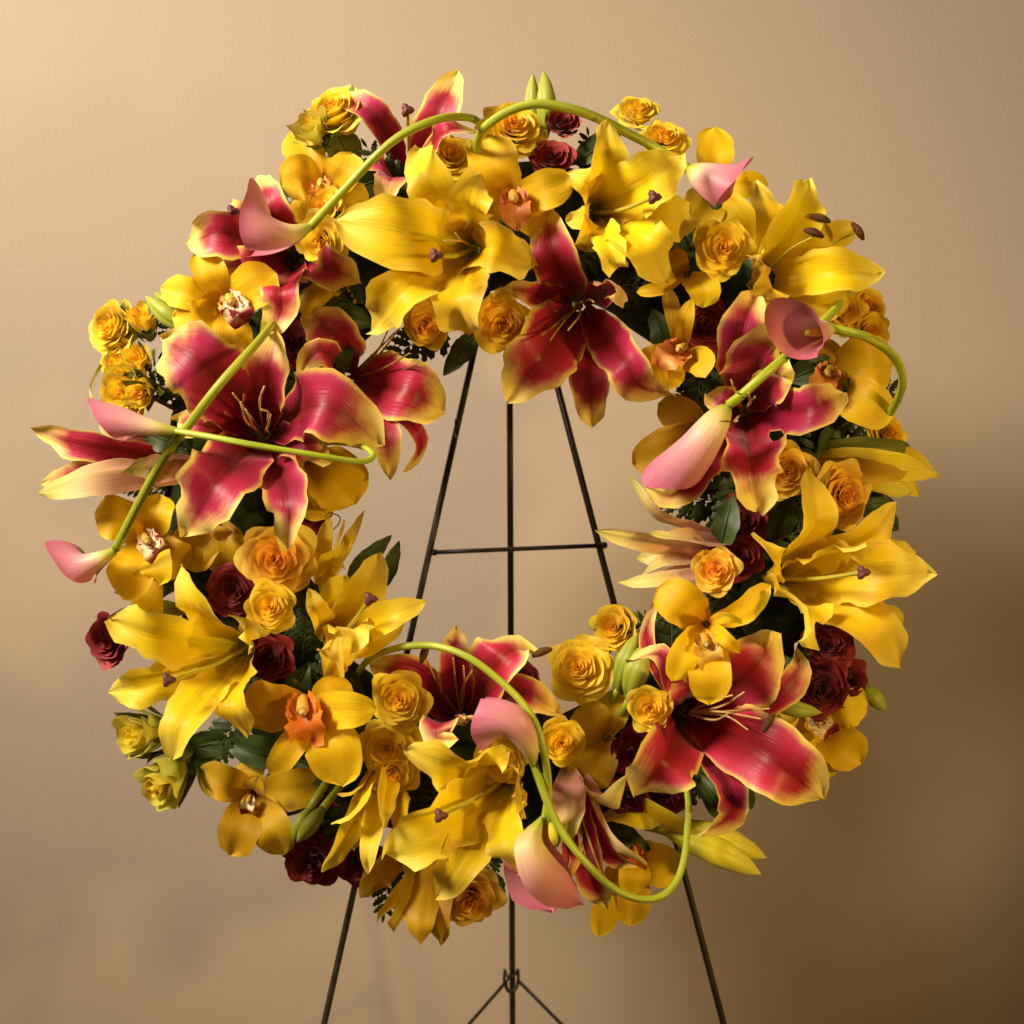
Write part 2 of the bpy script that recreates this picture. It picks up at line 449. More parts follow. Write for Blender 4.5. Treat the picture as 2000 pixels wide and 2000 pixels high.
def orchid(name, label, c, axis, tepals, lip=None, mat='orchid', group=None):
    """lip: (x, y, size px, kind, lean x, lean y)"""
    x, y, d = c; A = axis_of(axis); C = P(x, y, d); B = C - A * .012
    t = thing(name, label, 'orchid', B, group)
    for pts, wpx, *opt in tepals:
        o = dict(opt[0]) if opt else {}
        pm = o.pop('mat', mat); pf = o.pop('prof', 'orchid')
        o.setdefault('cup', .08); o.setdefault('ruf', .022); o.setdefault('keel', .02); o.setdefault('freq', 1.4); o.setdefault('nl', 16)
        pp = path(c, d, pts); tip = pp[-1]
        r = tip - B; r = r - A * r.dot(A); r.normalize()
        pp = [B + r * .002] + ([C.lerp(tip, .5) + A * .006] if len(pp) == 1 else []) + pp
        petal('tepal', pp, pxw(wpx, d), petal_hint(pp[0], tip, A), M[pm], t, prof=pf, **o)
    if lip:
        lx, ly, sz, kind, ex, ey = lip
        k = pxw(sz, d); dn = Vector((ex, 0, -ey)).normalized(); sd = Vector((0, -1, 0)).cross(dn)
        L = P(lx, ly, d + .004)
        f = Vector((0, -1, 0))
        lp = petal('lip', [L - dn * k * .35, L + f * k * .45 - dn * k * .05, L + f * k * .62 + dn * k * .35, L + f * k * .30 + dn * k * .68], k * .95, -dn * .2 + f, M[kind], t, prof='orchid', cup=.30, ruf=.09, freq=2.5, nl=12, nw=8)
        for sgn in (-1, 1):
            petal('lip_lobe', [L - dn * k * .32 + sd * sgn * k * .12, L + f * k * .35 + sd * sgn * k * .42 - dn * k * .1, L + f * k * .66 + sd * sgn * k * .34 - dn * k * .02], k * .55, -sd * sgn + f * .4, M[kind if kind != 'lip_spotted' else 'lip_yellow'], lp, prof='orchid', cup=.2, ruf=.03, nl=8, nw=6)
        cl = tube('column', [L - dn * k * .40, L + f * k * .34 - dn * k * .36, L + f * k * .62 - dn * k * .12], lambda s: k * (.10 + .07 * s), M['lip_yellow'], t, 8, 8)
        ball('anther_cap', L + f * k * .66 - dn * k * .10, k * .11, M['filament'], cl, 0, 8)
    tube('stem', [B + A * .003, B - A * .02, P(*ring_point(x, y), .01)], .003, M['twig'], t, 6, 6)
    return t

# --- roses: a few templates whose petals are shared by all copies
def rose_template(seed, n, openness, guard):
    r = random.Random(seed); out = []
    cx = r.uniform(-.05, .05); cy = r.uniform(-.05, .05)
    for k in range(n):
        t = k / (n - 1)
        phi = k * 2.399963 + r.uniform(-.25, .25)
        R = .05 + (.50 + .42 * openness) * t ** .95 * r.uniform(.93, 1.07)
        H = .42 - .40 * openness * t ** 1.3 + r.uniform(-.04, .04)
        span = 1.75 - .95 * t ** .8
        curl = openness * (.05 + .40 * t ** 1.6) * r.uniform(.7, 1.3)
        lean = r.uniform(-.10, .10); pt = r.uniform(.02, .10) if t > .4 else 0.0
        nu, nv = (10, 8)
        ph = r.uniform(0, 6.28); rf = r.uniform(.01, .035) * (0.4 + t)
        V, U, F = [], [], []
        for i in range(nv + 1):
            v0 = i / nv
            for j in range(nu + 1):
                u = -1 + 2 * j / nu
                v = v0 * (1 - .26 * abs(u) ** 2.6 + pt * math.exp(-(u * 3) ** 2))
                ang = phi + u * span * (.40 + .60 * min(1, v0 * 1.5)) * (1 - .06 * v0)
                rho = R * (.30 + .70 * max(v, 0) ** .6) + (.018 * math.sin(3 * u + ph))
                rho += u * .055 * (1 - t * .5) * v0            # one edge tucks under its neighbour
                dep = .26 + .66 * t; z = H - dep + dep * v ** 1.15
                c = max(0, v - .58)
                rho += curl * c * 1.25 * (1 - .25 * u * u) ; z -= curl * c * c * 3.6
                z += rf * math.sin(6.5 * u + ph) * v0 ** 2 * 1.6
                rho += rf * math.cos(5.2 * u + ph) * v0 ** 3 * 1.6
                z += lean * rho * math.cos(ang - ph) * .5
                V.append((cx * (1 - t) + rho * math.cos(ang), cy * (1 - t) + rho * math.sin(ang), z)); U.append((.5 + u / 2, v0))
        for i in range(nv):
            for j in range(nu):
                a = i * (nu + 1) + j
                F.append((a, a + 1, a + nu + 2, a + nu + 1))
        me = bpy.data.meshes.new('rose_petal'); me.from_pydata(V, [], F)
        l = me.uv_layers.new(name='UVMap')
        for lp in me.loops: l.data[lp.index].uv = U[lp.vertex_index]
        me.polygons.foreach_set('use_smooth', [True] * len(me.polygons))
        out.append((t, me))
    return out
def sepal_mesh(seed, length, wid, out):
    r = random.Random(seed); V, U, F = [], [], []
    for i in range(9):
        s = i / 8; hw = wid * tab(s, *PROF['leaf'])
        rho = .16 + .30 * s ** .6 + out * s * s; z = -.62 + length * s - out * .3 * s * s
        for j in range(5):
            u = -1 + j / 2
            V.append((rho - abs(u) * hw * .25, u * hw, z + .02 * math.sin(7 * s + 3 * u))); U.append((.5 + u / 2, s))
    for i in range(8):
        for j in range(4): a = i * 5 + j; F.append((a, a + 1, a + 6, a + 5))
    me = bpy.data.meshes.new('sepal'); me.from_pydata(V, [], F)
    me.polygons.foreach_set('use_smooth', [True] * len(me.polygons)); return me
def lathe_mesh(name, prof, seg=12):
    V, F = [], []
    for r, z in prof:
        for k in range(seg): a = 2 * math.pi * k / seg; V.append((r * math.cos(a), r * math.sin(a), z))
    for i in range(len(prof) - 1):
        for k in range(seg): F.append((i * seg + k, i * seg + (k + 1) % seg, (i + 1) * seg + (k + 1) % seg, (i + 1) * seg + k))
    me = bpy.data.meshes.new(name); me.from_pydata(V, [], F); me.polygons.foreach_set('use_smooth', [True] * len(me.polygons)); return me
ROSES = {'open': [rose_template(11, 34, 1.0, 5), rose_template(23, 32, .95, 5), rose_template(37, 36, 1.05, 5), rose_template(41, 32, .9, 4), rose_template(43, 30, .78, 4), rose_template(47, 28, .84, 4)],
         'half': [rose_template(53, 26, .66, 3), rose_template(67, 24, .6, 3)],
         'bud': [rose_template(71, 12, .22, 2), rose_template(83, 13, .28, 2)]}
SEPALS = [sepal_mesh(i, .62 + .1 * i, .17, .25 - .1 * (i % 2)) for i in range(3)]
HIP = lathe_mesh('calyx', [(.02, -.86), (.11, -.84), (.16, -.74), (.24, -.62), (.26, -.52), (.2, -.46)])
for me in SEPALS: me.materials.append(M['sepal'])
HIP.materials.append(M['sepal'])
_mats_done = {}
def rose(label, x, y, r, d, tilt=(0, 0), kind='open', tone='yellow', group=None, sepals=False, name='rose', squash=1.0):
    tones = {'yellow': ((.92, .50, .016), (.94, .66, .014), (.94, .72, .040)),
             'gold':   ((.88, .40, .016), (.90, .54, .016), (.92, .62, .028)),
             'peach':  ((.90, .38, .030), (.92, .54, .040), (.94, .66, .070)),
             'lemon':  ((.94, .62, .016), (.94, .72, .026), (.90, .74, .09)),
             'green':  ((.90, .66, .020), (.78, .66, .050), (.52, .52, .06)),
             'burgundy': ((.085, .003, .005), (.15, .005, .008), (.22, .010, .016)),
             'wine': ((.14, .007, .010), (.26, .016, .024), (.36, .040, .050))}[tone]
    dark = tone in ('burgundy', 'wine')
    A = axis_of(tilt)
    t = thing(name, label, 'rose' if kind != 'bud' else 'rose bud', P(x, y, d), group)
    q = A.to_track_quat('Z', 'Y')
    spin = Matrix.Rotation(rnd.uniform(0, 6.28), 4, 'Z')
    t.rotation_euler = (q.to_matrix().to_4x4() @ spin).to_euler()
    k = pxw(r, d) * {'open': 1.05, 'half': 1.48, 'bud': 1.95}[kind]
    t.scale = (k, k * squash, k * (1.0 if kind != 'bud' else 1.25))
    tpl = rnd.choice(ROSES[kind])
    for tt, me in tpl:
        key = (me.name, dark)
        if key not in _mats_done:
            m2 = me if not me.materials else me.copy()
            if m2.materials: m2.materials[0] = M['rose_dark' if dark else 'rose']
            else: m2.materials.append(M['rose_dark' if dark else 'rose'])
            _mats_done[key] = m2
        o = bpy.data.objects.new('petal', _mats_done[key]); COL.objects.link(o); o.parent = t
        a, b, c = tones
        col = tuple(lerp(a[i], b[i], min(1, tt * 2)) if tt < .5 else lerp(b[i], c[i], tt * 2 - 1) for i in range(3))
        o.color = col + (1,)
    o = bpy.data.objects.new('calyx', HIP); COL.objects.link(o); o.parent = t
    if sepals and kind != 'open':
        for i in range(5):
            o = bpy.data.objects.new('sepal', SEPALS[i % 3]); COL.objects.link(o); o.parent = t
            o.rotation_euler = (0, 0, i * 1.2566 + .2)
            o.scale = {'bud': (1.35, 1.35, 1.3), 'half': (1.3, 1.3, .75), 'open': (1.3, 1.3, .5)}[kind]
    return t

def calla(label, spine, R, lip, stem, stem_r=8.5, cut=.35, flare=.35, tip=.35, group='pink calla lilies', spadix=True, r0=8.0, p=1.3, wrap=.14):
    """spine: (x, y, d) from the green neck to the mouth; lip: image direction of the pointed side; stem: (x, y, d) list"""
    q0 = [P(*a) for a in spine]
    t = thing('calla_lily', label, 'calla lily', q0[0], group)
    ns, nt = 18, 36
    q = resample(q0, ns); T, N = frames(q, Vector((lip[0], lip[2] if len(lip) > 2 else -.2, -lip[1])))
    dd = spine[0][2]; R_, r_ = pxw(R, dd), pxw(r0, dd)
    Lt = sum((q[i + 1] - q[i]).length for i in range(ns))
    V, U, F = [], [], []
    for i in range(ns + 1):
        for k in range(nt + 1):
            th = -math.pi + 2 * math.pi * k / nt
            sm = i / ns
            s = sm * (1 - cut * (1 - math.cos(th)) / 2)
            x = s * ns; a = min(int(x), ns - 1); f = x - a
            pp = q[a].lerp(q[a + 1], f); n = N[a].lerp(N[a + 1], f).normalized(); tn = T[a].lerp(T[a + 1], f).normalized(); b = tn.cross(n)
            g = s ** p
            rr = r_ + (R_ - r_) * (g * (1.6 - .6 * g))
            fl = max(0, sm - .45) / .55
            rr *= 1 + flare * fl ** 2.2 * (1.0 + .25 * math.cos(th))
            rr *= 1 + wrap * th / math.pi * sm
            bulge = tip * Lt * math.exp(-(th / .62) ** 2) * sm ** 5
            out = n * math.cos(th) + b * math.sin(th)
            rr *= 1 + .025 * math.sin(4 * th + spine[0][0]) * sm
            roll_ = flare * R_ * .75 * max(0, sm - .82) ** 2 / .0324
            V.append(pp + out * (rr + bulge * .30) + tn * (bulge * .85 - roll_ * .5)); U.append((k / nt, sm))
    for i in range(ns):
        for k in range(nt):
            a = i * (nt + 1) + k; F.append((a, a + nt + 1, a + nt + 2, a + 1))
    mesh_obj('spathe', V, F, M['calla'], t, U)
    if spadix:
        e = ns * 6 // 10
        tube('spadix', [q[3], q[(3 + e) // 2], q[e] + N[e] * R_ * .1], lambda s: .0042 * (1 - .35 * s) if s < .93 else .0024, M['spadix'], t, 10, 8)
    sp = [P(*a) for a in stem]
    tube('stem', sp, lambda s: pxw(stem_r, dd) * (1 - .12 * s + .022 * math.sin(13 * s + stem_r) + .012 * math.sin(37 * s)), M['stem'], t, 10 * max(1, len(sp) - 1), 10)
    return t

def lily_bud(label, pts, wpx, mat='bud', name='lily_bud', group='closed lily buds'):
    """closed bud of three pressed sepals: pts (x, y, d) from base to tip"""
    q = [P(*a) for a in pts]; d = pts[0][2]
    t = thing(name, label, 'lily bud', q[0], group)
    w_ = pxw(wpx, d)
    qq = resample(q, 14); T, N = frames(qq, Vector((0, -1, 0)))
    for a0 in (0.35, 0.35 + 2.0944, 0.35 + 4.1888):
        V, U, F = [], [], []
        for i in range(15):
            s = i / 14
            rr = .5 * w_ * tab(s, [0, .08, .3, .55, .80, .93, 1], [.25, .45, .84, 1, .68, .30, .03])
            b = T[i].cross(N[i])
            for j in range(9):
                u = -1 + j / 4; th = a0 + u * 1.0472
                r2 = rr * (1 - .22 * abs(u) ** 3 + .03)
                V.append(qq[i] + (N[i] * math.cos(th) + b * math.sin(th)) * r2); U.append((.5 + u / 2, s))
        for i in range(14):
            for j in range(8): a = i * 9 + j; F.append((a, a + 1, a + 10, a + 9))
        mesh_obj('sepal', V, F, M[mat], t, U)
    back = (qq[0] - qq[1]).normalized()
    tube('stem', [qq[0] + T[0] * .003, qq[0] + back * .03 + Vector((0, .01, 0)), P(*ring_point(pts[0][0], pts[0][1]), .0)], .0035, M['stem'], t, 8, 7)
    return t
def leaf(label, pts, wpx, mat='leaf', hint=(0, -1, 0), group=None, cup=.12, roll=0):
    q = [P(*a) for a in pts]
    t = thing('leaf', label, 'leaf', q[0], group)
    petal('blade', q, pxw(wpx, pts[0][2]), Vector(hint), M[mat], t, prof='leaf', cup=cup, ruf=.03, keel=.06, roll=roll, nl=14, nw=8)
    tube('midrib', [a + Vector((0, .0006, 0)) for a in q], lambda s: .0012 * (1 - .7 * s), M[mat], t, 8 * (len(q) - 1), 5)
    return t

# --- fern fronds: leaflets share two meshes
def leaflet_mesh(seed):
    r = random.Random(seed); V, F = [(0, 0, 0)], []
    n = 9; up, dn = [], []
    for i in range(n + 1):
        s = i / n; wdt = .20 * math.sin(math.pi * (.10 + .86 * s)) ** .8
        z = .05 * math.sin(3 * s) - .10 * s * s
        for sg, lst in ((1, up), (-1, dn)):
            tooth = 1.0 if i % 2 == 0 else .62
            lst.append(len(V)); V.append((s * .94 + (.05 if i % 2 == 0 else 0), sg * wdt * tooth, z - .03))
    mid = []
    for i in range(n + 1): mid.append(len(V)); V.append((i / n, 0, .05 * math.sin(3 * i / n) - .10 * (i / n) ** 2))
    for i in range(n):
        F.append((mid[i], mid[i + 1], up[i + 1], up[i])); F.append((mid[i], dn[i], dn[i + 1], mid[i + 1]))
    me = bpy.data.meshes.new('leaflet'); me.from_pydata(V, [], F); me.materials.append(M['fern']); return me
LEAFLET = [leaflet_mesh(1), leaflet_mesh(2)]
def stem_mesh():
    V, F, U = tube_geo([Vector((i / 6, 0, -.06 * (i / 6) ** 2)) for i in range(7)], lambda s: .010 * (1 - .7 * s), 5)
    me = bpy.data.meshes.new('stem'); me.from_pydata([tuple(v) for v in V], [], F); me.materials.append(M['twig']); return me
FSTEM = stem_mesh()
def fern(label, x, y, d, ang, L, tilt=0.0, spin=0.0, group='fern fronds among the flowers', pairs=7):
    """ang: image direction in degrees (0 right, 90 up), tilt: lean toward the camera, L in px"""
    t = thing('fern_frond', label, 'fern', P(x, y, d), group)
    a = math.radians(ang); ti = math.radians(tilt)
    X = Vector((math.cos(a) * math.cos(ti), -math.sin(ti), math.sin(a) * math.cos(ti)))
    Z = Matrix.Rotation(math.radians(spin), 3, X) @ (Vector((0, -1, 0)) - X * X.dot(Vector((0, -1, 0)))).normalized()
    Y = Z.cross(X)
    t.rotation_euler = Matrix((X, Y, Z)).transposed().to_euler()
    k = pxw(L, d); t.scale = (k, k, k)
    o = bpy.data.objects.new('stem', FSTEM); COL.objects.link(o); o.parent = t
    for i in range(pairs):
        s = .10 + .86 * i / pairs
        ln = .40 * (1 - .72 * s) + .05
        for sg in (-1, 1):
            o = bpy.data.objects.new('leaflet', LEAFLET[i % 2]); COL.objects.link(o); o.parent = t
            o.location = (s + (.03 if sg > 0 else 0), 0, -.06 * s * s)
            o.rotation_euler = (rnd.uniform(-.3, .3), rnd.uniform(-.15, .25), sg * (1.05 - .35 * s) + rnd.uniform(-.08, .08))
            o.scale = (ln, ln * 1.15, ln)
    o = bpy.data.objects.new('leaflet', LEAFLET[0]); COL.objects.link(o); o.parent = t
    o.location = (.95, 0, -.055); o.scale = (.14, .14, .14)
    return t

# ------------------------------------------------------------------ the setting
def box(name, x0, x1, y0, y1, z0, z1, mat):
    V = [Vector((x, y, z)) for x in (x0, x1) for y in (y0, y1) for z in (z0, z1)]
    F = [(0, 1, 3, 2), (4, 6, 7, 5), (0, 4, 5, 1), (2, 3, 7, 6), (0, 2, 6, 4), (1, 5, 7, 3)]
    o = mesh_obj(name, V, F, mat, smooth=False); o['kind'] = 'structure'; return o
box('wall', -2.2, 2.2, WALL_Y, WALL_Y + .12, 0.0, 2.7, M['wall'])
box('floor', -2.2, 2.2, -2.6, WALL_Y, -.10, -.001, M['floor'])

# ------------------------------------------------------------------ easel
easel = thing('wire_easel', 'black wire easel stand holding up the flower wreath', 'easel', P(998, 985, -.08))
def leg_line(xa, ya, da, xb, yb, db, z_end=.004):
    a, b = P(xa, ya, da), P(xb, yb, db); t = (z_end - a.z) / (b.z - a.z); return a, a.lerp(b, t)
la, lb = leg_line(990, 399, -.075, 633, 2000, -.06)
ra, rb = leg_line(996, 399, -.075, 1413, 2000, -.06)
ma, mb = leg_line(994, 405, -.085, 1001, 2000, -.21)
tube('leg', [la, lb], .0031, M['metal'], easel, 4, 10)
tube('leg', [ra, rb], .0031, M['metal'], easel, 4, 10)
tube('back_leg', [ma, mb], .0031, M['metal'], easel, 4, 10)
tube('crossbar', [P(846, 1079, -.069), P(1185, 1065, -.062)], .0021, M['metal'], easel, 4, 8)
tube('hook', [P(892, 850, -.071), P(892, 850, -.03), P(892, 838, -.02), P(892, 820, -.022)], .002, M['metal'], easel, 12, 7)
for wx, wy, wd in ((848, 1079, -.069), (1180, 1065, -.0625), (999, 1072, -.128)):
    ball('weld', P(wx, wy, wd), .0034, M['metal'], easel, 0, 8)
# wire bracket on the back leg and its two struts
bx, by, bd = 999, 1912, -.20
V, F = [], []
def add_tube(q, r, sides=7):
    v, f, u = tube_geo(q, r, sides); o = len(V); V.extend(v); F.extend([tuple(i + o for i in g) for g in f])
add_tube(resample([P(bx - 13, 1894, bd + .006), P(bx - 9, 1905, bd + .012), P(bx, 1908, bd + .014), P(bx + 8, 1903, bd + .012), P(bx + 13, 1893, bd + .006)], 14), .0016)
add_tube(resample([P(bx - 13, 1894, bd + .006), P(bx - 14, 1916, bd + .008), P(bx - 8, 1934, bd + .010), P(bx, 1938, bd + .010), P(bx + 9, 1930, bd + .010), P(bx + 13, 1914, bd + .008), P(bx + 13, 1893, bd + .006)], 24), .0016)
add_tube(resample([P(bx - 3, 1908, bd + .010), P(bx - 10, 1918, bd + .010), P(bx - 7, 1932, bd + .010), P(bx + 3, 1936, bd + .010)], 10), .0014)
mesh_obj('bracket', V, F, M['metal'], easel)
tube('strut', [P(986, 1920, bd + .008), P(911, 2006, -.14), P(790, 2145, -.07)], .0018, M['metal'], easel, 8, 7)
tube('strut', [P(1012, 1915, bd + .008), P(1102, 2006, -.14), P(1240, 2145, -.07)], .0018, M['metal'], easel, 8, 7)

# ------------------------------------------------------------------ foam ring that carries the flowers
base = thing('wreath_base', 'dark green foam ring hidden beneath the wreath flowers', 'wreath base', P(988, 985, 0))
def torus(name, R, r, d, mat, nx=72, ny=14, bumpy=0.0, flat=1.0):
    V, F, U = [], [], []
    c = P(988, 985, d)
    for i in range(nx):
        a = 2 * math.pi * i / nx
        for j in range(ny):
            b = 2 * math.pi * j / ny
            rr = r * (1 + bumpy * math.sin(7 * a + 3 * b) * math.cos(11 * a - 2 * b))
            V.append(c + Vector(((R + rr * math.cos(b)) * math.cos(a), -rr * math.sin(b) * flat, (R + rr * math.cos(b)) * math.sin(a)))); U.append((i / nx, j / ny))
    for i in range(nx):
        for j in range(ny):
            F.append((i * ny + j, ((i + 1) % nx) * ny + j, ((i + 1) % nx) * ny + (j + 1) % ny, i * ny + (j + 1) % ny))
    return mesh_obj(name, V, F, mat, base, U)
torus('foam', 545 * S, .055, 0.0, M['foam'], bumpy=.08, flat=.8)
torus('backing_ring', 545 * S, .050, -.022, M['metal'], flat=.6)

# ------------------------------------------------------------------ yellow lilies
YL = 'yellow lilies in the wreath'
lily('yellow_lily', 'large wide open yellow lily at the top, left of the peach orchid', (893, 480, .115), (-.28, .12), [
    ([(800, 455, .035), (652, 428, .030)], 140, dict(ruf=.04, cup=.18, roll=8)),
    ([(838, 360, .020), (812, 283, -.005)], 96, dict(ruf=.05, roll=-6)),
    ([(912, 395, .030), (940, 338, .015)], 84, dict(ruf=.10, roll=22)),
    ([(960, 480, .030), (1044, 516, .010)], 92, dict(ruf=.12, cup=.22)),
    ([(893, 575, .040), (914, 658, .020)], 112, dict(ruf=.10)),
    ([(795, 558, .030), (722, 648, -.005)], 100, dict(ruf=.09, cup=.25)),
  ], style=(851, 499, .070), filaments=[(868, 470, .05), (890, 455, .055)], group=YL)
lily('yellow_lily', 'yellow lily at the top right below two small yellow roses, one petal pointing straight up', (1190, 402, .10), (.25, .05), [
    ([(1185, 320, .030), (1190, 228, .030)], 78, dict(ruf=.05, roll=4)),
    ([(1262, 355, .045), (1340, 296, .040)], 112, dict(ruf=.06, cup=.12, roll=-6)),
    ([(1290, 425, .010), (1370, 428, -.01)], 92, dict(ruf=.08)),
    ([(1258, 470, .035), (1314, 556, .015)], 108, dict(ruf=.06)),
    ([(1185, 470, .030), (1210, 530, .030), (1222, 500, .022)], 60, dict(ruf=.12, twist=50)),
    ([(1150, 360, .020), (1108, 340, .010)], 66, dict(ruf=.05)),
    ([(1150, 425, .010), (1108, 432, -.005)], 52, dict(ruf=.06)),
    ([(1158, 450, .015), (1140, 490, -.020)], 64, dict(ruf=.03, cup=.3)),
  ], style=(1277, 385, .070), group=YL)
lily('yellow_lily', 'yellow lily at the upper right rim with dark anthers, long petal pointing right', (1525, 530, .075), (.35, -.1), [
    ([(1555, 430, .030), (1582, 348, .010)], 96, dict(ruf=.05, cup=.22)),
    ([(1505, 440, .000), (1478, 350, -.030)], 70, dict(ruf=.04)),
    ([(1620, 535, .030), (1732, 528, .015)], 92, dict(ruf=.04, cup=.2)),
    ([(1600, 480, .005), (1678, 441, -.02)], 66, dict(ruf=.06)),
    ([(1490, 510, .045), (1450, 495, .030)], 50, dict(ruf=.05, twist=30)),
    ([(1512, 560, .055), (1480, 585, .030)], 80, dict(ruf=.04)),
    ([(1590, 590, .015), (1660, 560, .010)], 92, dict(ruf=.04, roll=18)),
    ([(1500, 590, .020), (1492, 622, -.01)], 90, dict(ruf=.02)),
  ], filaments=[(1589, 462, .06), (1672, 452, .02), (1600, 432, .03)], anthers=[(1589, 456, .062, -20), (1675, 452, .022, -55), (1602, 428, .032, -15)], fil_mat='style', group=YL)
lily('yellow_lily', 'large bright yellow lily on the right side with a green pistil pointing right', (1565, 1130, .095), (.42, -.03), [
    ([(1592, 1030, .035), (1577, 916, .020)], 88, dict(ruf=.03, cup=.14)),
    ([(1690, 1050, .030), (1762, 980, .020)], 78, dict(ruf=.06)),
    ([(1700, 1085, .000), (1792, 1078, -.015)], 70, dict(ruf=.06)),
    ([(1720, 1120, .045), (1826, 1120, .040)], 120, dict(ruf=.10, cup=.14)),
    ([(1690, 1210, .040), (1760, 1304, .025)], 104, dict(ruf=.05)),
    ([(1720, 1215, .005), (1768, 1248, -.015)], 80, dict(ruf=.05)),
    ([(1575, 1190, .055), (1580, 1266, .055)], 108, dict(ruf=.12, cup=.10)),
    ([(1525, 1100, .030), (1475, 1036, .030)], 58, dict(ruf=.05, roll=25)),
    ([(1660, 1075, .050), (1690, 1060, .062)], 70, dict(ruf=.1, cup=.2)),
  ], style=(1685, 1118, .085), group=YL)
lily('yellow_lily', 'yellow lily at the lower left rim above two greenish rosebuds', (432, 1285, .10), (-.35, .12), [
    ([(320, 1245, .035), (215, 1208, .025)], 112, dict(ruf=.07, cup=.14)),
    ([(300, 1335, .015), (202, 1355, .005)], 80, dict(ruf=.09)),
    ([(385, 1190, .030), (350, 1102, .030)], 76, dict(ruf=.04, roll=-10)),
    ([(475, 1225, .045), (508, 1245, .030)], 74, dict(ruf=.06)),
    ([(365, 1395, .045), (333, 1486, .040)], 98, dict(ruf=.04)),
    ([(455, 1370, .040), (485, 1438, .025)], 78, dict(ruf=.08, roll=-10)),
  ], style=(329, 1328, .060), group=YL)
lily('yellow_lily', 'yellow lily on the inner left side with one petal crossing toward the easel leg', (660, 1240, .080), (.28, -.30), [
    ([(712, 1160, .030), (743, 1078, .025)], 84, dict(ruf=.03, cup=.2)),
    ([(755, 1205, .040), (836, 1170, .030)], 66, dict(ruf=.05)),
    ([(622, 1195, .025), (603, 1147, .020)], 50, dict(ruf=.06)),
    ([(655, 1170, .000), (678, 1122, -.010)], 66, dict(ruf=.06)),
    ([(690, 1222, .055), (688, 1280, .060)], 80, dict(ruf=.10)),
    ([(655, 1290, .045), (652, 1238, .060)], 70, dict(nobase=False, ruf=.03, roll=170)),
    ([(720, 1255, .020), (790, 1215, .010)], 60, dict(ruf=.03)),
    ([(634, 1345, -.01), (650, 1290, .02), (700, 1250, .03)], 66, dict(nobase=True, ruf=.03, roll=160)),
  ], style=(723, 1170, .070), group=YL)
lily('yellow_lily', 'broad yellow lily at the bottom centre, left of the crossing calla stems', (968, 1555, .10), (-.30, .25), [
    ([(880, 1500, .030), (785, 1470, .020)], 110, dict(ruf=.10, cup=.12)),
    ([(850, 1622, .045), (753, 1668, .035)], 122, dict(ruf=.07)),
    ([(898, 1680, .040), (853, 1753, .025)], 90, dict(ruf=.07)),
    ([(985, 1640, .050), (1006, 1714, .045)], 100, dict(ruf=.05, cup=.1)),
    ([(1012, 1530, .030), (1016, 1600, .030)], 60, dict(ruf=.08)),
    ([(960, 1490, .020), (1000, 1466, .015)], 66, dict(ruf=.12)),
  ], style=(860, 1593, .075), group=YL)
lily('yellow_lily', 'half open double yellow lily with pointed petals fanning down at the bottom left', (740, 1535, .085), (-.15, .75), [
    ([(700, 1540, .03), (659, 1552, .02)], 50, dict(ruf=.03)),
    ([(700, 1575, .045), (649, 1613, .045)], 58, dict(ruf=.03)),
    ([(675, 1640, .035), (628, 1704, .035)], 52, dict(ruf=.04)),
    ([(725, 1640, .050), (718, 1708, .050)], 48, dict(ruf=.03)),
    ([(752, 1580, .065), (757, 1617, .068)], 50, dict(ruf=.02, roll=170)),
    ([(785, 1610, .030), (778, 1680, .030)], 62, dict(ruf=.05)),
    ([(700, 1600, .02), (690, 1660, .01)], 50, dict(ruf=.03)),
  ], group=YL)
lily('yellow_lily', 'shaded yellow lily hanging face down at the very bottom left of the rose', (830, 1690, .045), (-.05, .9), [
    ([(790, 1740, .02), (731, 1790, .01)], 56, dict(ruf=.05, roll=160)),
    ([(795, 1760, .035), (765, 1815, .03)], 74, dict(ruf=.04, roll=170)),
    ([(820, 1780, .045), (822, 1846, .045)], 76, dict(ruf=.03, roll=170)),
    ([(850, 1770, .035), (866, 1842, .03)], 76, dict(ruf=.03, roll=170)),
    ([(740, 1710, .00), (722, 1762, -.01)], 74, dict(ruf=.04)),
    ([(860, 1760, .0), (900, 1800, -.02)], 70, dict(ruf=.04)),
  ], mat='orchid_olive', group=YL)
lily('yellow_lily', 'yellow lily petals showing under the large crimson lily at the bottom right', (1240, 1612, .03), (.85, .35), [
    ([(1280, 1600, .04), (1380, 1632, .03)], 84, dict(ruf=.05, roll=175)),
    ([(1230, 1590, .04), (1300, 1590, .03)], 80, dict(ruf=.04)),
  ], group=YL)
lily('yellow_lily', 'long closed yellow lily seen from the side, pointing right at the right rim', (1600, 895, .045), (1.4, .15), [
    ([(1720, 905, .035), (1826, 928, .015)], 60, dict(ruf=.02, roll=175)),
    ([(1710, 875, .020), (1788, 884, .000)], 46, dict(ruf=.04, mat='leaf_light')),
    ([(1700, 940, .030), (1786, 958, .005)], 56, dict(ruf=.03, mat='bud_yellow')),
    ([(1730, 890, .005), (1838, 932, -.01)], 56, dict(ruf=.03)),
    ([(1730, 920, .0), (1800, 970, -.02)], 50, dict(ruf=.04)),
    ([(1690, 915, .045), (1770, 925, .030)], 66, dict(ruf=.02, roll=178, mat='orchid_olive')),
  ], group=YL)
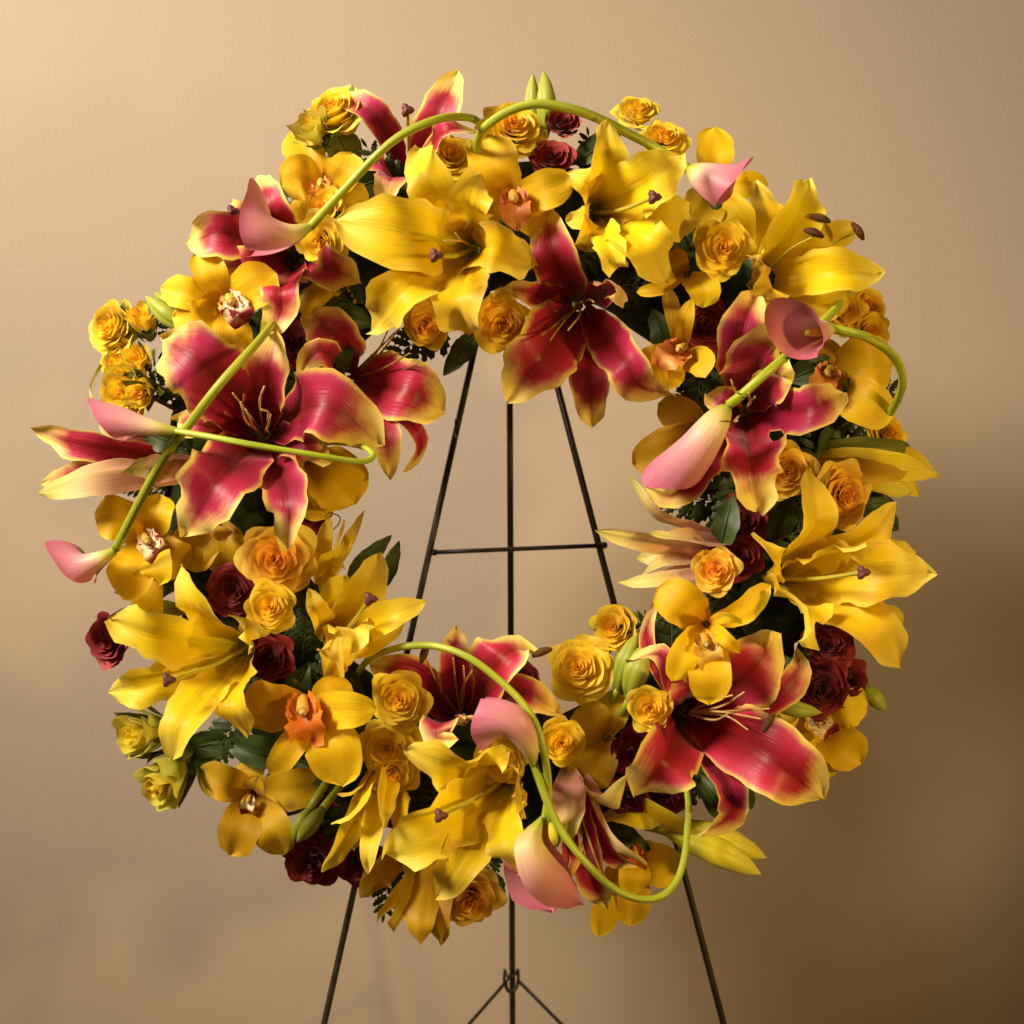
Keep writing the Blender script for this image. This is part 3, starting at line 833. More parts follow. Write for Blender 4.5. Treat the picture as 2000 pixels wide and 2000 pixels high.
lily('yellow_lily', 'small pale lily closing upward on the inner left beside the orange rose', (628, 1100, .055), (.25, -1.0), [
    ([(632, 1060, .02), (645, 1006, .015)], 36, dict(ruf=.03)),
    ([(655, 1070, .03), (680, 1018, .03)], 40, dict(ruf=.03, roll=170)),
    ([(680, 1060, .015), (712, 997, .010)], 34, dict(ruf=.03)),
    ([(668, 1100, .02), (690, 1050, .02)], 40, dict(ruf=.03)),
    ([(645, 1085, .035), (655, 1090, .03), (676, 1112, .03)], 44, dict(ruf=.05)),
  ], group=YL)

# ------------------------------------------------------------------ crimson lilies with yellow edges
PK = 'crimson lilies with yellow edges'
lily('crimson_lily', 'large crimson lily with yellow edges on the left, crossed by two calla stems', (492, 842, .105), (-.05, .0), [
    ([(405, 720, .045), (299, 655, .030)], 150, dict(ruf=.06, cup=.14)),
    ([(520, 740, .025), (540, 645, .025)], 92, dict(ruf=.06)),
    ([(625, 790, .045), (746, 868, .020)], 132, dict(ruf=.06, cup=.10, roll=-6)),
    ([(432, 930, .055), (353, 1050, .040)], 136, dict(ruf=.06, cup=.12)),
    ([(560, 970, .050), (553, 1078, .045)], 88, dict(ruf=.10)),
    ([(400, 830, .010), (335, 820, -.01)], 60, dict(ruf=.12)),
    ([(590, 870, .020), (650, 895, .005)], 70, dict(ruf=.12)),
  ], mat='lily_pink', style=None, filaments=[(455, 768, .08), (470, 785, .08), (516, 755, .085), (529, 810, .085), (510, 800, .09), (480, 800, .085)], group=PK)
tmp = lily('crimson_lily', 'dark crimson lily at the inner top, hanging over the easel', (1135, 612, .052), (.0, .30), [
    ([(1085, 510, .040), (1058, 405, .025)], 92, dict(ruf=.04, cup=.2, roll=-10)),
    ([(1205, 560, .050), (1205, 590, .070), (1180, 585, .075)], 62, dict(ruf=.10)),
    ([(1040, 572, .030), (982, 562, .030)], 56, dict(ruf=.10)),
    ([(1065, 690, .050), (993, 782, .030)], 138, dict(ruf=.05, cup=.10)),
    ([(1150, 730, .025), (1158, 842, .000)], 78, dict(ruf=.05, cup=.12)),
    ([(1215, 700, .050), (1250, 755, .045), (1318, 770, .030)], 88, dict(ruf=.05, cup=.15)),
  ], mat='lily_pink', filaments=[(1058, 655, .08), (1075, 665, .08), (1110, 645, .085), (1160, 590, .08)], fil_mat='filament_dark', group=PK)
lily('crimson_lily', 'shaded crimson lily at the inner left with bronze stamens and curled petals', (692, 742, .042), (.25, .10), [
    ([(655, 665, .035), (598, 596, .020)], 98, dict(ruf=.04)),
    ([(640, 690, .055), (606, 695, .06), (584, 742, .045)], 60, dict(ruf=.05)),
    ([(785, 762, .045), (872, 806, .025)], 128, dict(ruf=.05, cup=.12)),
    ([(748, 845, .045), (762, 938, .040)], 66, dict(ruf=.04)),
    ([(800, 825, .02), (822, 880, .012), (788, 928, .0)], 34, dict(ruf=.05)),
    ([(660, 790, .01), (640, 800, -.01)], 70, dict(ruf=.05)),
  ], mat='lily_pink', filaments=[(780, 640, .07), (770, 650, .075), (800, 690, .07), (815, 710, .065), (760, 640, .07)], fil_mat='filament_dark', group=PK)
lily('crimson_lily', 'pale backed crimson lily reaching out beyond the left rim of the wreath', (318, 905, .045), (-1.1, .0), [
    ([(180, 872, .01), (57, 836, .00)], 62, dict(ruf=.08)),
    ([(205, 925, .050), (78, 966, .035)], 76, dict(ruf=.03, roll=170, mat='lily_pale')),
    ([(190, 930, .0), (76, 945, -.01)], 66, dict(ruf=.04)),
    ([(275, 915, .070), (240, 920, .080)], 50, dict(ruf=.06, mat='lily_pale')),
    ([(295, 930, .060), (305, 958, .06)], 46, dict(ruf=.03, mat='lily_pale')),
    ([(215, 815, .0), (176, 765, -.01), (197, 712, -.01)], 44, dict(ruf=.03, mat='lily_pale')),
    ([(230, 850, -.01), (200, 760, -.02)], 52, dict(ruf=.03, mat='lily_pale')),
  ], mat='lily_pink', group=PK)
lily('crimson_lily', 'crimson lily at the upper left with a pink calla lying over its centre', (553, 480, .07), (-.15, .0), [
    ([(450, 455, .035), (358, 475, .020)], 96, dict(ruf=.07)),
    ([(532, 415, .020), (505, 342, .000)], 80, dict(ruf=.04)),
    ([(490, 515, .030), (418, 520, .010)], 74, dict(ruf=.05)),
    ([(632, 520, .040), (706, 553, .025)], 88, dict(ruf=.10)),
    ([(548, 560, .045), (545, 610, .045), (515, 672, .045)], 82, dict(ruf=.05)),
    ([(465, 420, .0), (440, 395, -.01)], 60, dict(ruf=.05)),
  ], mat='lily_pink', style=(454, 413, .03), group=PK)
lily('crimson_lily', 'crimson lily at the top rim with one pale petal pointing straight up', (792, 318, .045), (-.05, -.35), [
    ([(852, 235, .02), (893, 136, .010)], 84, dict(ruf=.03, cup=.2)),
    ([(735, 228, .015), (646, 186, -.005)], 60, dict(ruf=.04)),
    ([(860, 258, .05), (936, 247, .04)], 56, dict(ruf=.06)),
    ([(765, 345, .055), (750, 402, .050)], 74, dict(ruf=.06)),
    ([(745, 320, .03), (722, 330, .01)], 66, dict(ruf=.05)),
  ], mat='lily_pink', style=(795, 215, .05), group=PK)
lily('crimson_lily', 'crimson lily on the right side partly covered by two pink callas', (1472, 800, .09), (.0, .05), [
    ([(1446, 660, .030), (1478, 566, .020)], 92, dict(ruf=.06)),
    ([(1485, 700, .050), (1540, 648, .045)], 120, dict(ruf=.05, cup=.08)),
    ([(1515, 745, .035), (1540, 700, .03)], 76, dict(ruf=.06, roll=-15)),
    ([(1575, 800, .045), (1652, 766, .030)], 92, dict(ruf=.06)),
    ([(1470, 905, .055), (1484, 1003, .045)], 112, dict(ruf=.12, cup=.10)),
    ([(1375, 905, .035), (1310, 972, .03), (1257, 952, .03)], 66, dict(ruf=.06)),
    ([(1420, 790, .0), (1380, 770, -.01)], 70, dict(ruf=.05)),
  ], mat='lily_pink', filaments=[(1428, 742, .08), (1440, 765, .08), (1475, 775, .09), (1440, 822, .09), (1462, 768, .085)], group=PK)
lily('crimson_lily', 'rosy crimson lily on the inner bottom edge below the central easel rod', (898, 1375, .06), (.0, -.45), [
    ([(890, 1300, .02), (892, 1222, .010)], 70, dict(ruf=.03)),
    ([(965, 1300, .045), (1010, 1255, .04), (1064, 1264, .03)], 118, dict(ruf=.05, cup=.10)),
    ([(800, 1320, .03), (715, 1292, .01)], 82, dict(ruf=.04)),
    ([(860, 1412, .055), (850, 1440, .065), (898, 1444, .07)], 78, dict(ruf=.06)),
    ([(1015, 1352, .04), (1096, 1394, .03)], 76, dict(ruf=.07)),
    ([(930, 1390, .06), (930, 1420, .06)], 70, dict(ruf=.05)),
  ], mat='lily_pink', filaments=[(832, 1285, .05), (885, 1285, .055), (905, 1300, .06), (922, 1310, .06)], anthers=[(829, 1276, .052, 70), (1059, 1275, .05, 20)], group=PK)
lily('crimson_lily', 'large crimson lily with yellow edges at the lower right, pale stamens fanning right', (1362, 1412, .085), (.12, .05), [
    ([(1455, 1320, .040), (1526, 1236, .030)], 140, dict(ruf=.04, cup=.10)),
    ([(1345, 1350, .020), (1332, 1300, .010)], 90, dict(ruf=.04)),
    ([(1310, 1325, .035), (1288, 1275, .035), (1222, 1290, .025)], 52, dict(ruf=.06)),
    ([(1305, 1480, .050), (1239, 1567, .035)], 138, dict(ruf=.06, cup=.10)),
    ([(1422, 1530, .030), (1425, 1595, .025), (1365, 1634, .030)], 72, dict(ruf=.06)),
    ([(1500, 1480, .050), (1616, 1567, .035)], 142, dict(ruf=.04, cup=.10)),
    ([(1500, 1365, .015), (1560, 1310, .010), (1556, 1255, .0)], 70, dict(ruf=.05)),
    ([(1300, 1330, .0), (1262, 1250, .0), (1282, 1168, .0)], 34, dict(ruf=.04)),
  ], mat='lily_pink', filaments=[(1430, 1358, .095), (1453, 1352, .095), (1502, 1384, .09), (1460, 1425, .09), (1485, 1404, .09), (1420, 1395, .10)], anthers=[(1501, 1412, .088, 60)], group=PK)
lily('crimson_lily', 'pink backed crimson lily hanging downward at the bottom right of the calla stems', (1125, 1592, .085), (.05, .85), [
    ([(1180, 1572, .045), (1222, 1514, .045)], 56, dict(ruf=.03, roll=175, mat='lily_pale')),
    ([(1195, 1640, .050), (1265, 1686, .045)], 46, dict(ruf=.02, roll=175, mat='lily_pale')),
    ([(1112, 1600, .055), (1104, 1648, .06)], 74, dict(ruf=.02, roll=178, mat='lily_pale')),
    ([(1112, 1670, .03), (1098, 1736, .025)], 54, dict(ruf=.03)),
    ([(1150, 1700, .03), (1186, 1784, .02)], 66, dict(ruf=.04)),
    ([(1185, 1660, .01), (1245, 1700, .0)], 50, dict(ruf=.03)),
  ], mat='lily_pink', filaments=[(1143, 1670, .05), (1178, 1720, .05), (1100, 1735, .05), (1132, 1660, .05)], group=PK)
lily('crimson_lily', 'half closed pale crimson lily on the inner right pointing at the crossbar end', (1385, 1075, .055), (-1.2, -.05), [
    ([(1290, 1010, .02), (1228, 932, .015)], 52, dict(ruf=.03, roll=160)),
    ([(1270, 1058, .035), (1162, 1036, .035)], 44, dict(ruf=.03)),
    ([(1330, 1050, .05), (1268, 1040, .05)], 58, dict(ruf=.03, roll=170)),
    ([(1310, 1095, .03), (1252, 1124, .03)], 40, dict(ruf=.04)),
    ([(1300, 1125, .05), (1212, 1145, .04)], 58, dict(ruf=.02, roll=175)),
    ([(1310, 1080, .0), (1240, 1090, -.01)], 50, dict(ruf=.03)),
  ], mat='lily_pale', group=PK)

# ------------------------------------------------------------------ yellow orchids
OG = 'yellow orchids in the wreath'
orchid('yellow_orchid', 'golden orchid at the upper left rim under a pair of yellow rosebuds', (628, 362, .055), (-.1, .0), [
    ([(590, 345, .012), (549, 362, .01)], 92), ([(668, 335, .015), (688, 300, .01)], 78), ([(600, 300, -.01), (566, 258, -.025)], 76),
    ([(600, 410, .0), (592, 446, -.01)], 66), ([(680, 385, .0), (720, 400, -.01)], 66)], (630, 372, 44, 'lip_peach', .1, 1), group=OG)
orchid('yellow_orchid', 'bright yellow orchid at the left with a maroon spotted white lip', (440, 592, .095), (.05, .0), [
    ([(412, 540, .01), (390, 488, .0)], 66), ([(370, 575, .01), (314, 562, .0)], 66), ([(492, 560, .02), (540, 534, .015)], 92),
    ([(380, 618, .01), (338, 618, .0)], 64), ([(445, 645, .005), (462, 694, -.01)], 88)], (462, 600, 58, 'lip_spotted', .55, .8), group=OG)
orchid('yellow_orchid', 'golden orchid at the left rim behind the slanting calla stem', (283, 1050, .065), (-.1, .05), [
    ([(232, 1015, .012), (186, 1003, .0)], 88), ([(300, 1005, .01), (312, 965, .0)], 74), ([(330, 1090, .0), (370, 1100, -.015)], 86, dict(mat='orchid_olive')),
    ([(262, 1110, .02), (238, 1168, .01)], 92), ([(305, 1105, .025), (312, 1140, .02)], 70), ([(290, 1170, .0), (295, 1224, -.01)], 66)], (300, 1062, 54, 'lip_spotted', .6, .7), group=OG)
orchid('yellow_orchid', 'golden orchid with a peach lip at the top, right of the largest yellow lily', (998, 392, .085), (-.05, .05), [
    ([(965, 330, .01), (955, 262, .0)], 100), ([(1060, 370, .015), (1117, 350, .01)], 78), ([(965, 400, .01), (940, 445, .0)], 60),
    ([(1040, 420, .005), (1080, 440, -.01)], 80)], (1004, 404, 62, 'lip_peach', .1, 1), group=OG)
orchid('yellow_orchid', 'orange yellow orchid on the inner right with one narrow brownish upper sepal', (1328, 692, .085), (-.1, .05), [
    ([(1320, 630, .0), (1302, 560, -.01)], 34, dict(mat='orchid_olive')), ([(1336, 630, .03), (1350, 584, .03)], 34), ([(1370, 705, .02), (1378, 738, .03)], 62),
    ([(1280, 710, .01), (1238, 734, .0)], 78), ([(1310, 738, .01), (1288, 752, .01)], 50)], (1316, 690, 58, 'lip_peach', -.8, .5), group=OG)
orchid('yellow_orchid', 'small golden orchid tucked under the yellow rose at the upper right', (1345, 535, .095), (.0, .1), [
    ([(1372, 560, .015), (1374, 600, .01)], 66), ([(1290, 562, .0), (1243, 571, -.005)], 28), ([(1322, 520, .0), (1315, 490, -.01)], 56, dict(mat='orchid_olive'))], None, group=OG)
orchid('yellow_orchid', 'golden orchid at the right rim inside the loop of a calla stem', (1625, 738, .05), (.1, .0), [
    ([(1615, 700, .0), (1608, 662, -.01)], 62, dict(mat='orchid_olive')), ([(1690, 715, .015), (1742, 716, .0)], 112), ([(1690, 785, .02), (1746, 806, .01)], 92),
    ([(1640, 790, .0), (1650, 830, -.01)], 60)], (1606, 738, 56, 'lip_peach', -.5, .8), group=OG)
orchid('yellow_orchid', 'yellow orchid overlapping the large crimson lily at the lower right', (1382, 1225, .135), (-.05, .15), [
    ([(1330, 1180, .01), (1284, 1150, .0)], 88), ([(1450, 1195, .01), (1502, 1142, .0)], 52), ([(1340, 1275, .02), (1313, 1330, .015)], 62),
    ([(1385, 1310, .02), (1386, 1374, .01)], 84), ([(1420, 1205, .03), (1450, 1218, .03)], 24), ([(1415, 1245, .03), (1445, 1276, .025)], 30)], (1378, 1262, 56, 'lip_yellow', .25, 1), group=OG)
orchid('yellow_orchid', 'bright yellow orchid at the lower right rim below the burgundy roses', (1597, 1414, .055), (.1, .05), [
    ([(1645, 1385, .01), (1694, 1372, .0)], 82), ([(1645, 1455, .015), (1682, 1490, .01)], 88), ([(1598, 1470, .01), (1600, 1525, .0)], 92),
    ([(1555, 1400, .005), (1520, 1392, .0)], 70)], (1598, 1412, 44, 'lip_spotted', .7, .6), group=OG)
orchid('yellow_orchid', 'yellow orchid with an orange red lip at the lower left', (600, 1385, .105), (-.05, .1), [
    ([(530, 1380, .01), (476, 1358, .0)], 100, dict(mat='orchid_olive')), ([(675, 1385, .03), (736, 1386, .025)], 74), ([(570, 1455, .02), (526, 1510, .01)], 56),
    ([(650, 1450, .02), (668, 1534, .01)], 108), ([(640, 1345, .0), (690, 1352, -.01)], 50)], (600, 1392, 76, 'lip_orange', .2, 1), group=OG)
orchid('yellow_orchid', 'drooping olive gold orchid at the bottom left rim of the wreath', (490, 1555, .045), (-.05, .0), [
    ([(440, 1530, .01), (386, 1512, .0)], 72), ([(490, 1510, -.01), (492, 1472, -.02)], 58), ([(570, 1540, .01), (638, 1528, .0)], 82),
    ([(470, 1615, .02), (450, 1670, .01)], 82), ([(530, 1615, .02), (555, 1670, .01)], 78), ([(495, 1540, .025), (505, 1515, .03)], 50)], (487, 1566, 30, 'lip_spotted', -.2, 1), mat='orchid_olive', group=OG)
orchid('yellow_orchid', 'yellow orchid at the bottom right behind the curved calla stem', (1240, 1668, .045), (.1, .25), [
    ([(1290, 1690, .01), (1326, 1706, .0)], 88), ([(1240, 1705, .02), (1232, 1748, .015)], 64), ([(1238, 1750, .0), (1232, 1806, -.01)], 68),
    ([(1190, 1760, .0), (1168, 1828, -.01)], 64), ([(1215, 1690, .01), (1195, 1720, .0)], 60)], (1240, 1668, 40, 'lip_orange', .2, 1), group=OG)
orchid('yellow_orchid', 'orange gold orchid petal showing at the inner left below the calla tip', (600, 900, .06), (.1, .1), [
    ([(650, 930, .01), (694, 985, .0)], 118), ([(610, 960, .0), (640, 1010, -.01)], 90, dict(mat='orchid_olive')), ([(570, 960, .0), (560, 1000, .0)], 70, dict(mat='orchid_olive'))], None, group=OG)
orchid('yellow_orchid', 'shaded olive orchid between the left crimson lily and the orange rose', (425, 1020, .055), (.0, .0), [
    ([(390, 1060, .0), (355, 1105, -.01)], 96), ([(440, 1070, .0), (450, 1120, -.01)], 90), ([(400, 990, -.01), (375, 965, -.02)], 66)], (432, 1022, 44, 'lip_yellow', .5, .9), mat='orchid_olive', group=OG)
orchid('yellow_orchid', 'yellow orchid at the upper right rim behind the pink calla mouth', (1398, 360, .045), (.1, .0), [
    ([(1396, 305, .0), (1396, 248, -.01)], 76), ([(1450, 362, .0), (1498, 364, -.02)], 56), ([(1375, 410, .01), (1350, 440, .0)], 86, dict(mat='orchid_olive')), ([(1440, 420, .01), (1470, 480, .0)], 70)], None, group=OG)
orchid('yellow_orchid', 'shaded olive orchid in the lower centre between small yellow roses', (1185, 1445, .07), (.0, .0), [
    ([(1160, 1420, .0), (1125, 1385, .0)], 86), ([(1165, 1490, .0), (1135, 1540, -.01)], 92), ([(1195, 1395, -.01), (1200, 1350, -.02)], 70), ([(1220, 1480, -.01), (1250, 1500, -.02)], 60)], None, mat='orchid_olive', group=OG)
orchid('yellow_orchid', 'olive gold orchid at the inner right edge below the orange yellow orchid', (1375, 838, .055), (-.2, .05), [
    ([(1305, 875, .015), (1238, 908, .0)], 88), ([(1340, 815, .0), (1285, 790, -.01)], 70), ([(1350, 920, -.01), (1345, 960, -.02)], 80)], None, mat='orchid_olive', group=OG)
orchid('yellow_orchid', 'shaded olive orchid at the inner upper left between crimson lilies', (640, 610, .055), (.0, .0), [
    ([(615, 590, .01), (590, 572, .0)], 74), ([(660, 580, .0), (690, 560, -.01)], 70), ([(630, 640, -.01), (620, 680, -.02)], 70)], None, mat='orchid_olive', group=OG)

# ------------------------------------------------------------------ roses
YR = 'yellow roses in the wreath'; BR = 'burgundy roses in the wreath'
for a in [
    ('yellow spray rose at the upper left rim facing up, highest on the left', 652, 218, 50, .045, (-.5, -.7), 'half', 'lemon', True),
    ('yellow rose at the top tucked between two lilies below the calla stem', 880, 306, 48, .075, (.2, -.3), 'open', 'yellow', False),
    ('yellow rose at the top directly under the arching calla stem', 1003, 246, 60, .055, (.25, -.45), 'open', 'yellow', False),
    ('upper of two small yellow roses at the top right rim', 1246, 214, 44, .035, (.1, -.8), 'open', 'lemon', True),
    ('lower of two small yellow roses at the top right rim', 1298, 268, 44, .055, (.1, -.6), 'open', 'yellow', False),
    ('large golden rose at the upper right beside the yellow lily with dark anthers', 1412, 484, 57, .115, (.0, .05), 'open', 'yellow', False),
    ('yellow rose behind the calla stem at the upper left', 634, 408, 38, .075, (-.3, -.2), 'half', 'yellow', False),
    ('yellow rose just below the neck of the upper left calla', 625, 470, 40, .085, (-.2, .3), 'half', 'lemon', False),
    ('blurred golden rose at the far right rim under the long lily petal', 1694, 600, 46, .02, (.4, -.3), 'open', 'gold', False),
    ('golden rose crossed by a short green stem at the right rim', 1652, 606, 42, .045, (.2, .0), 'open', 'gold', False),
    ('small yellow rose at the right rim above the calla stem loop', 1697, 648, 36, .035, (.3, .2), 'half', 'yellow', False),
    ('yellow rose at the right rim above the long closed lily', 1736, 846, 42, .055, (.5, -.2), 'open', 'yellow', False),
    ('peach orange rose on the right beside the tall yellow lily petal', 1537, 922, 52, .075, (-.1, .0), 'open', 'peach', False),
    ('tall oval peach yellow rose at the right above the bright yellow lily', 1650, 966, 60, .10, (.35, .1), 'open', 'peach', False),
    ('small orange yellow rose on the inner right near the pale lily', 1398, 1114, 46, .11, (-.25, -.1), 'open', 'peach', True),
    ('small yellow rose on the inner right at the foot of the easel leg', 1203, 1226, 40, .05, (-.5, -.2), 'half', 'yellow', True),
    ('large ruffled yellow rose on the inner lower right beside the green buds', 1132, 1306, 60, .06, (-.2, -.3), 'open', 'yellow', True),
    ('yellow rose with a loose petal left of the lower right crimson lily', 1268, 1384, 44, .11, (-.05, -.05), 'open', 'yellow', False),
    ('yellow rose at the lower centre left of the rosy crimson lily', 779, 1368, 50, .11, (-.05, .0), 'open', 'yellow', False),
    ('upper half of the double centred yellow rose at the lower left centre', 758, 1462, 56, .10, (-.1, -.05), 'open', 'yellow', False),
    ('yellow rose fused below the double centred rose at the lower left', 768, 1508, 46, .10, (-.05, .25), 'open', 'yellow', False),
    ('yellow rose at the bottom centre tucked under the pink calla mouth', 977, 1486, 46, .085, (-.15, .0), 'open', 'yellow', False),
    ('small yellow rose right of the crossing calla stems at the bottom', 1098, 1450, 42, .11, (.1, .0), 'open', 'yellow', True),
    ('peach yellow rose hanging at the bottom centre beside the easel rod', 918, 1756, 56, .075, (-.1, .35), 'open', 'peach', True),
    ('large orange yellow rose on the left under the crimson petal tip', 538, 1092, 68, .095, (-.05, .05), 'open', 'peach', False),
    ('small golden rose on the left below the large orange yellow rose', 525, 1186, 44, .105, (.0, -.05), 'open', 'yellow', True),
    ('topmost yellow rose in the cluster at the far left rim', 219, 637, 46, .035, (-.7, -.2), 'half', 'lemon', True),
    ('middle yellow rose in the cluster at the far left rim', 238, 709, 44, .04, (-.7, .0), 'half', 'lemon', False),
    ('lowest yellow rose in the cluster at the far left rim', 246, 766, 50, .05, (-.5, .3), 'half', 'lemon', True),
    ('shaded golden rose at the inner top under the large yellow lily', 833, 634, 48, .07, (.0, .4), 'open', 'gold', False),
    ('large shaded golden rose at the inner top beside the dark crimson lily', 983, 632, 60, .06, (.0, .35), 'open', 'gold', False),
  ]:
    rose(a[0], a[1], a[2], a[3], a[4], a[5], a[6], a[7], YR, a[8], 'yellow_rose')
for a in [
    ('yellow rosebud in green sepals at the upper left rim beside the top spray rose', 612, 250, 30, .05, (-.7, -.6), 'green'),
    ('small yellow rosebud at the left rim beside the topmost spray rose', 277, 624, 25, .05, (-.2, -1.0), 'yellow'),
    ('round yellow rosebud in green sepals between the left rim roses', 272, 702, 24, .06, (-.2, -.3), 'yellow'),
    ('round yellow rosebud in front of the lowest left rim rose', 277, 768, 24, .08, (-.2, .2), 'yellow'),
    ('upper greenish yellow rosebud at the lower left rim', 276, 1432, 40, .05, (-.7, -.1), 'green'),
    ('lower greenish yellow rosebud at the lower left rim on a forked stem', 325, 1520, 44, .05, (-.6, .7), 'green'),
  ]:
    rose(a[0], a[1], a[2], a[3], a[4], a[5], 'bud', a[6], 'yellow rosebuds at the rim', True, 'yellow_rosebud')
for a in [
    ('burgundy rose at the top rim behind the arching calla stem', 1098, 238, 30, .05, (.1, -.45), 'half', 'wine', True),
    ('burgundy rose at the top below the upper burgundy one', 1078, 310, 32, .055, (.0, -.3), 'half', 'wine', False),
    ('dark burgundy rose in the shade right of the inner right orchid', 1378, 634, 48, .065, (.0, .0), 'open', 'burgundy', False),
    ('dark burgundy rose on the right under the crimson lily tip', 1458, 1018, 52, .055, (.0, .1), 'open', 'burgundy', False),
    ('dark burgundy rose on the right beside the small orange yellow rose', 1447, 1086, 46, .06, (.0, .0), 'open', 'burgundy', False),
    ('upper burgundy rose of the pair at the lower right rim', 1622, 1262, 48, .075, (.15, -.3), 'open', 'burgundy', True),
    ('lower burgundy rose of the pair at the lower right rim', 1602, 1346, 60, .085, (-.05, .1), 'open', 'burgundy', False),
    ('side petals of a burgundy rose at the far lower right rim', 1655, 1330, 40, .06, (.6, .0), 'half', 'burgundy', False),
    ('burgundy rose at the lower right behind the small yellow rose', 1240, 1470, 42, .065, (.0, .0), 'half', 'burgundy', False),
    ('left burgundy rose under the yellow tip of the lower right crimson lily', 1228, 1560, 44, .07, (-.1, .4), 'open', 'burgundy', False),
    ('right burgundy rose under the lower right crimson lily', 1292, 1560, 50, .06, (.0, .5), 'open', 'burgundy', False),
    ('burgundy rose hanging lowest at the bottom left rim', 610, 1686, 54, .055, (-.1, .4), 'open', 'burgundy', False),
    ('burgundy rose behind the green bud at the bottom left', 640, 1628, 44, .045, (.0, .0), 'half', 'burgundy', False),
    ('burgundy rose behind the fanning yellow petals at the bottom left', 698, 1690, 48, .045, (.0, .4), 'open', 'burgundy', False),
    ('burgundy rose standing alone at the left rim beside the yellow lily', 214, 1252, 42, .045, (-.5, .1), 'half', 'wine', False),
    ('burgundy rose on the left between the olive orchid and small golden rose', 456, 1152, 48, .06, (.0, .0), 'open', 'burgundy', False),
    ('burgundy rose on the left below the small golden rose', 526, 1284, 50, .06, (.0, .0), 'open', 'burgundy', False),
    ('small burgundy rose peeping out on the inner bottom edge', 1018, 1332, 30, .035, (.1, -.4), 'half', 'burgundy', False),
    ('small pinkish burgundy rose in the shade at the upper left', 566, 668, 34, .055, (.0, .0), 'half', 'wine', False),
    ('small burgundy rose at the inner left below the orange orchid petal', 612, 1006, 30, .045, (.2, .1), 'half', 'burgundy', False),
  ]:
    rose(a[0], a[1], a[2], a[3], a[4], a[5], a[6], a[7], BR, a[8], 'burgundy_rose')

# ------------------------------------------------------------------ pink callas and their long stems
calla('pink calla at the upper left, its stem arching over the top of the wreath',
      [(609, 441, .135), (565, 458, .14), (515, 455, .145), (468, 425, .14)], 52, (-.5, -1, -.2),
      [(606, 443, .135), (680, 362, .15), (768, 275, .155), (845, 236, .15), (900, 228, .13), (938, 243, .10), (950, 300, .05), (940, 400, .01)], cut=.30, flare=.25, tip=.22)
calla('pink calla at the upper right with a dewdrop, its stem arching over the top',
      [(1345, 330, .10), (1385, 350, .11), (1430, 365, .115), (1455, 366, .115)], 44, (.35, -1, .1),
      [(1348, 332, .10), (1283, 290, .09), (1222, 258, .10), (1172, 233, .115), (1120, 214, .125), (1055, 203, .13), (1003, 213, .13), (960, 238, .125), (935, 268, .11), (930, 330, .06), (935, 420, .01)], cut=.32, flare=.10, tip=.20, stem_r=9.5, p=.75)
calla('pink calla with an open mouth at the right, its stem looping round an orchid',
      [(1626, 642, .15), (1600, 648, .165), (1570, 655, .18), (1545, 652, .20)], 42, (-.7, -1, -.3),
      [(1622, 641, .15), (1660, 649, .15), (1700, 662, .14), (1742, 692, .125), (1762, 733, .11), (1758, 768, .09), (1738, 806, .06), (1700, 850, .02)], cut=.45, flare=.35, tip=.20, p=.9, stem_r=9.5)
calla('pink calla at the right pointing down left across a crimson lily',
      [(1420, 795, .150), (1395, 830, .160), (1362, 878, .155), (1318, 928, .135)], 46, (-.8, .2, -1),
      [(1424, 790, .155), (1450, 770, .165), (1490, 734, .17), (1530, 700, .16), (1575, 655, .14), (1622, 614, .11), (1662, 565, .06), (1690, 520, .02)], cut=.20, flare=.06, tip=.20, stem_r=9.5, p=.70, wrap=.05)
calla('pale pink calla at the left rim lying level, its stem hooking back inside the wreath',
      [(345, 842, .165), (295, 835, .165), (235, 826, .16), (192, 828, .155)], 37, (-.2, -1, -.1),
      [(340, 841, .165), (420, 855, .18), (500, 870, .185), (622, 890, .18), (684, 900, .17), (716, 900, .16), (729, 889, .15), (716, 876, .14), (690, 868, .12), (650, 864, .10), (620, 870, .04)], cut=.25, flare=.2, tip=.15, stem_r=6.5, p=1.4)
calla('blurred pink calla at the far left rim at the end of the slanting stem',
      [(224, 1075, .10), (195, 1092, .10), (160, 1108, .095), (128, 1112, .09)], 32, (-.3, -1, -.2),
      [(226, 1072, .10), (283, 960, .13), (330, 880, .15), (367, 832, .16), (430, 750, .175), (507, 664, .15), (540, 620, .09), (570, 570, .02)], cut=.35, flare=.5, tip=.3, stem_r=9, p=1.2)
calla('pink calla at the bottom centre opening left, its stem sweeping lower right',
      [(1043, 1494, .155), (1030, 1448, .168), (1000, 1408, .172), (955, 1402, .165), (925, 1412, .155)], 47, (-.6, .5, .8),
      [(1042, 1490, .155), (1065, 1556, .158), (1088, 1607, .16), (1114, 1648, .165), (1148, 1688, .165), (1186, 1726, .16), (1225, 1749, .155), (1264, 1757, .15), (1298, 1747, .145), (1324, 1716, .135), (1337, 1672, .125), (1342, 1620, .11), (1344, 1560, .09), (1330, 1480, .03)], cut=.22, flare=.08, tip=.12, stem_r=7.8, p=1.15)
hang = thing('calla_lily', 'pink calla hanging at the bottom, its stem arching in from the inner left', 'calla lily', P(1066, 1592, .145), 'pink calla lilies')
away = Vector((0, -1, 0))
far = petal('spathe', [P(1066, 1594, .140), P(1050, 1650, .125), P(1052, 1712, .128), P(1082, 1786, .150)], pxw(128, .13), away, M['calla'], hang, prof='spathe', cup=.30, ruf=.02, keel=0, freq=1.2, roll=0)
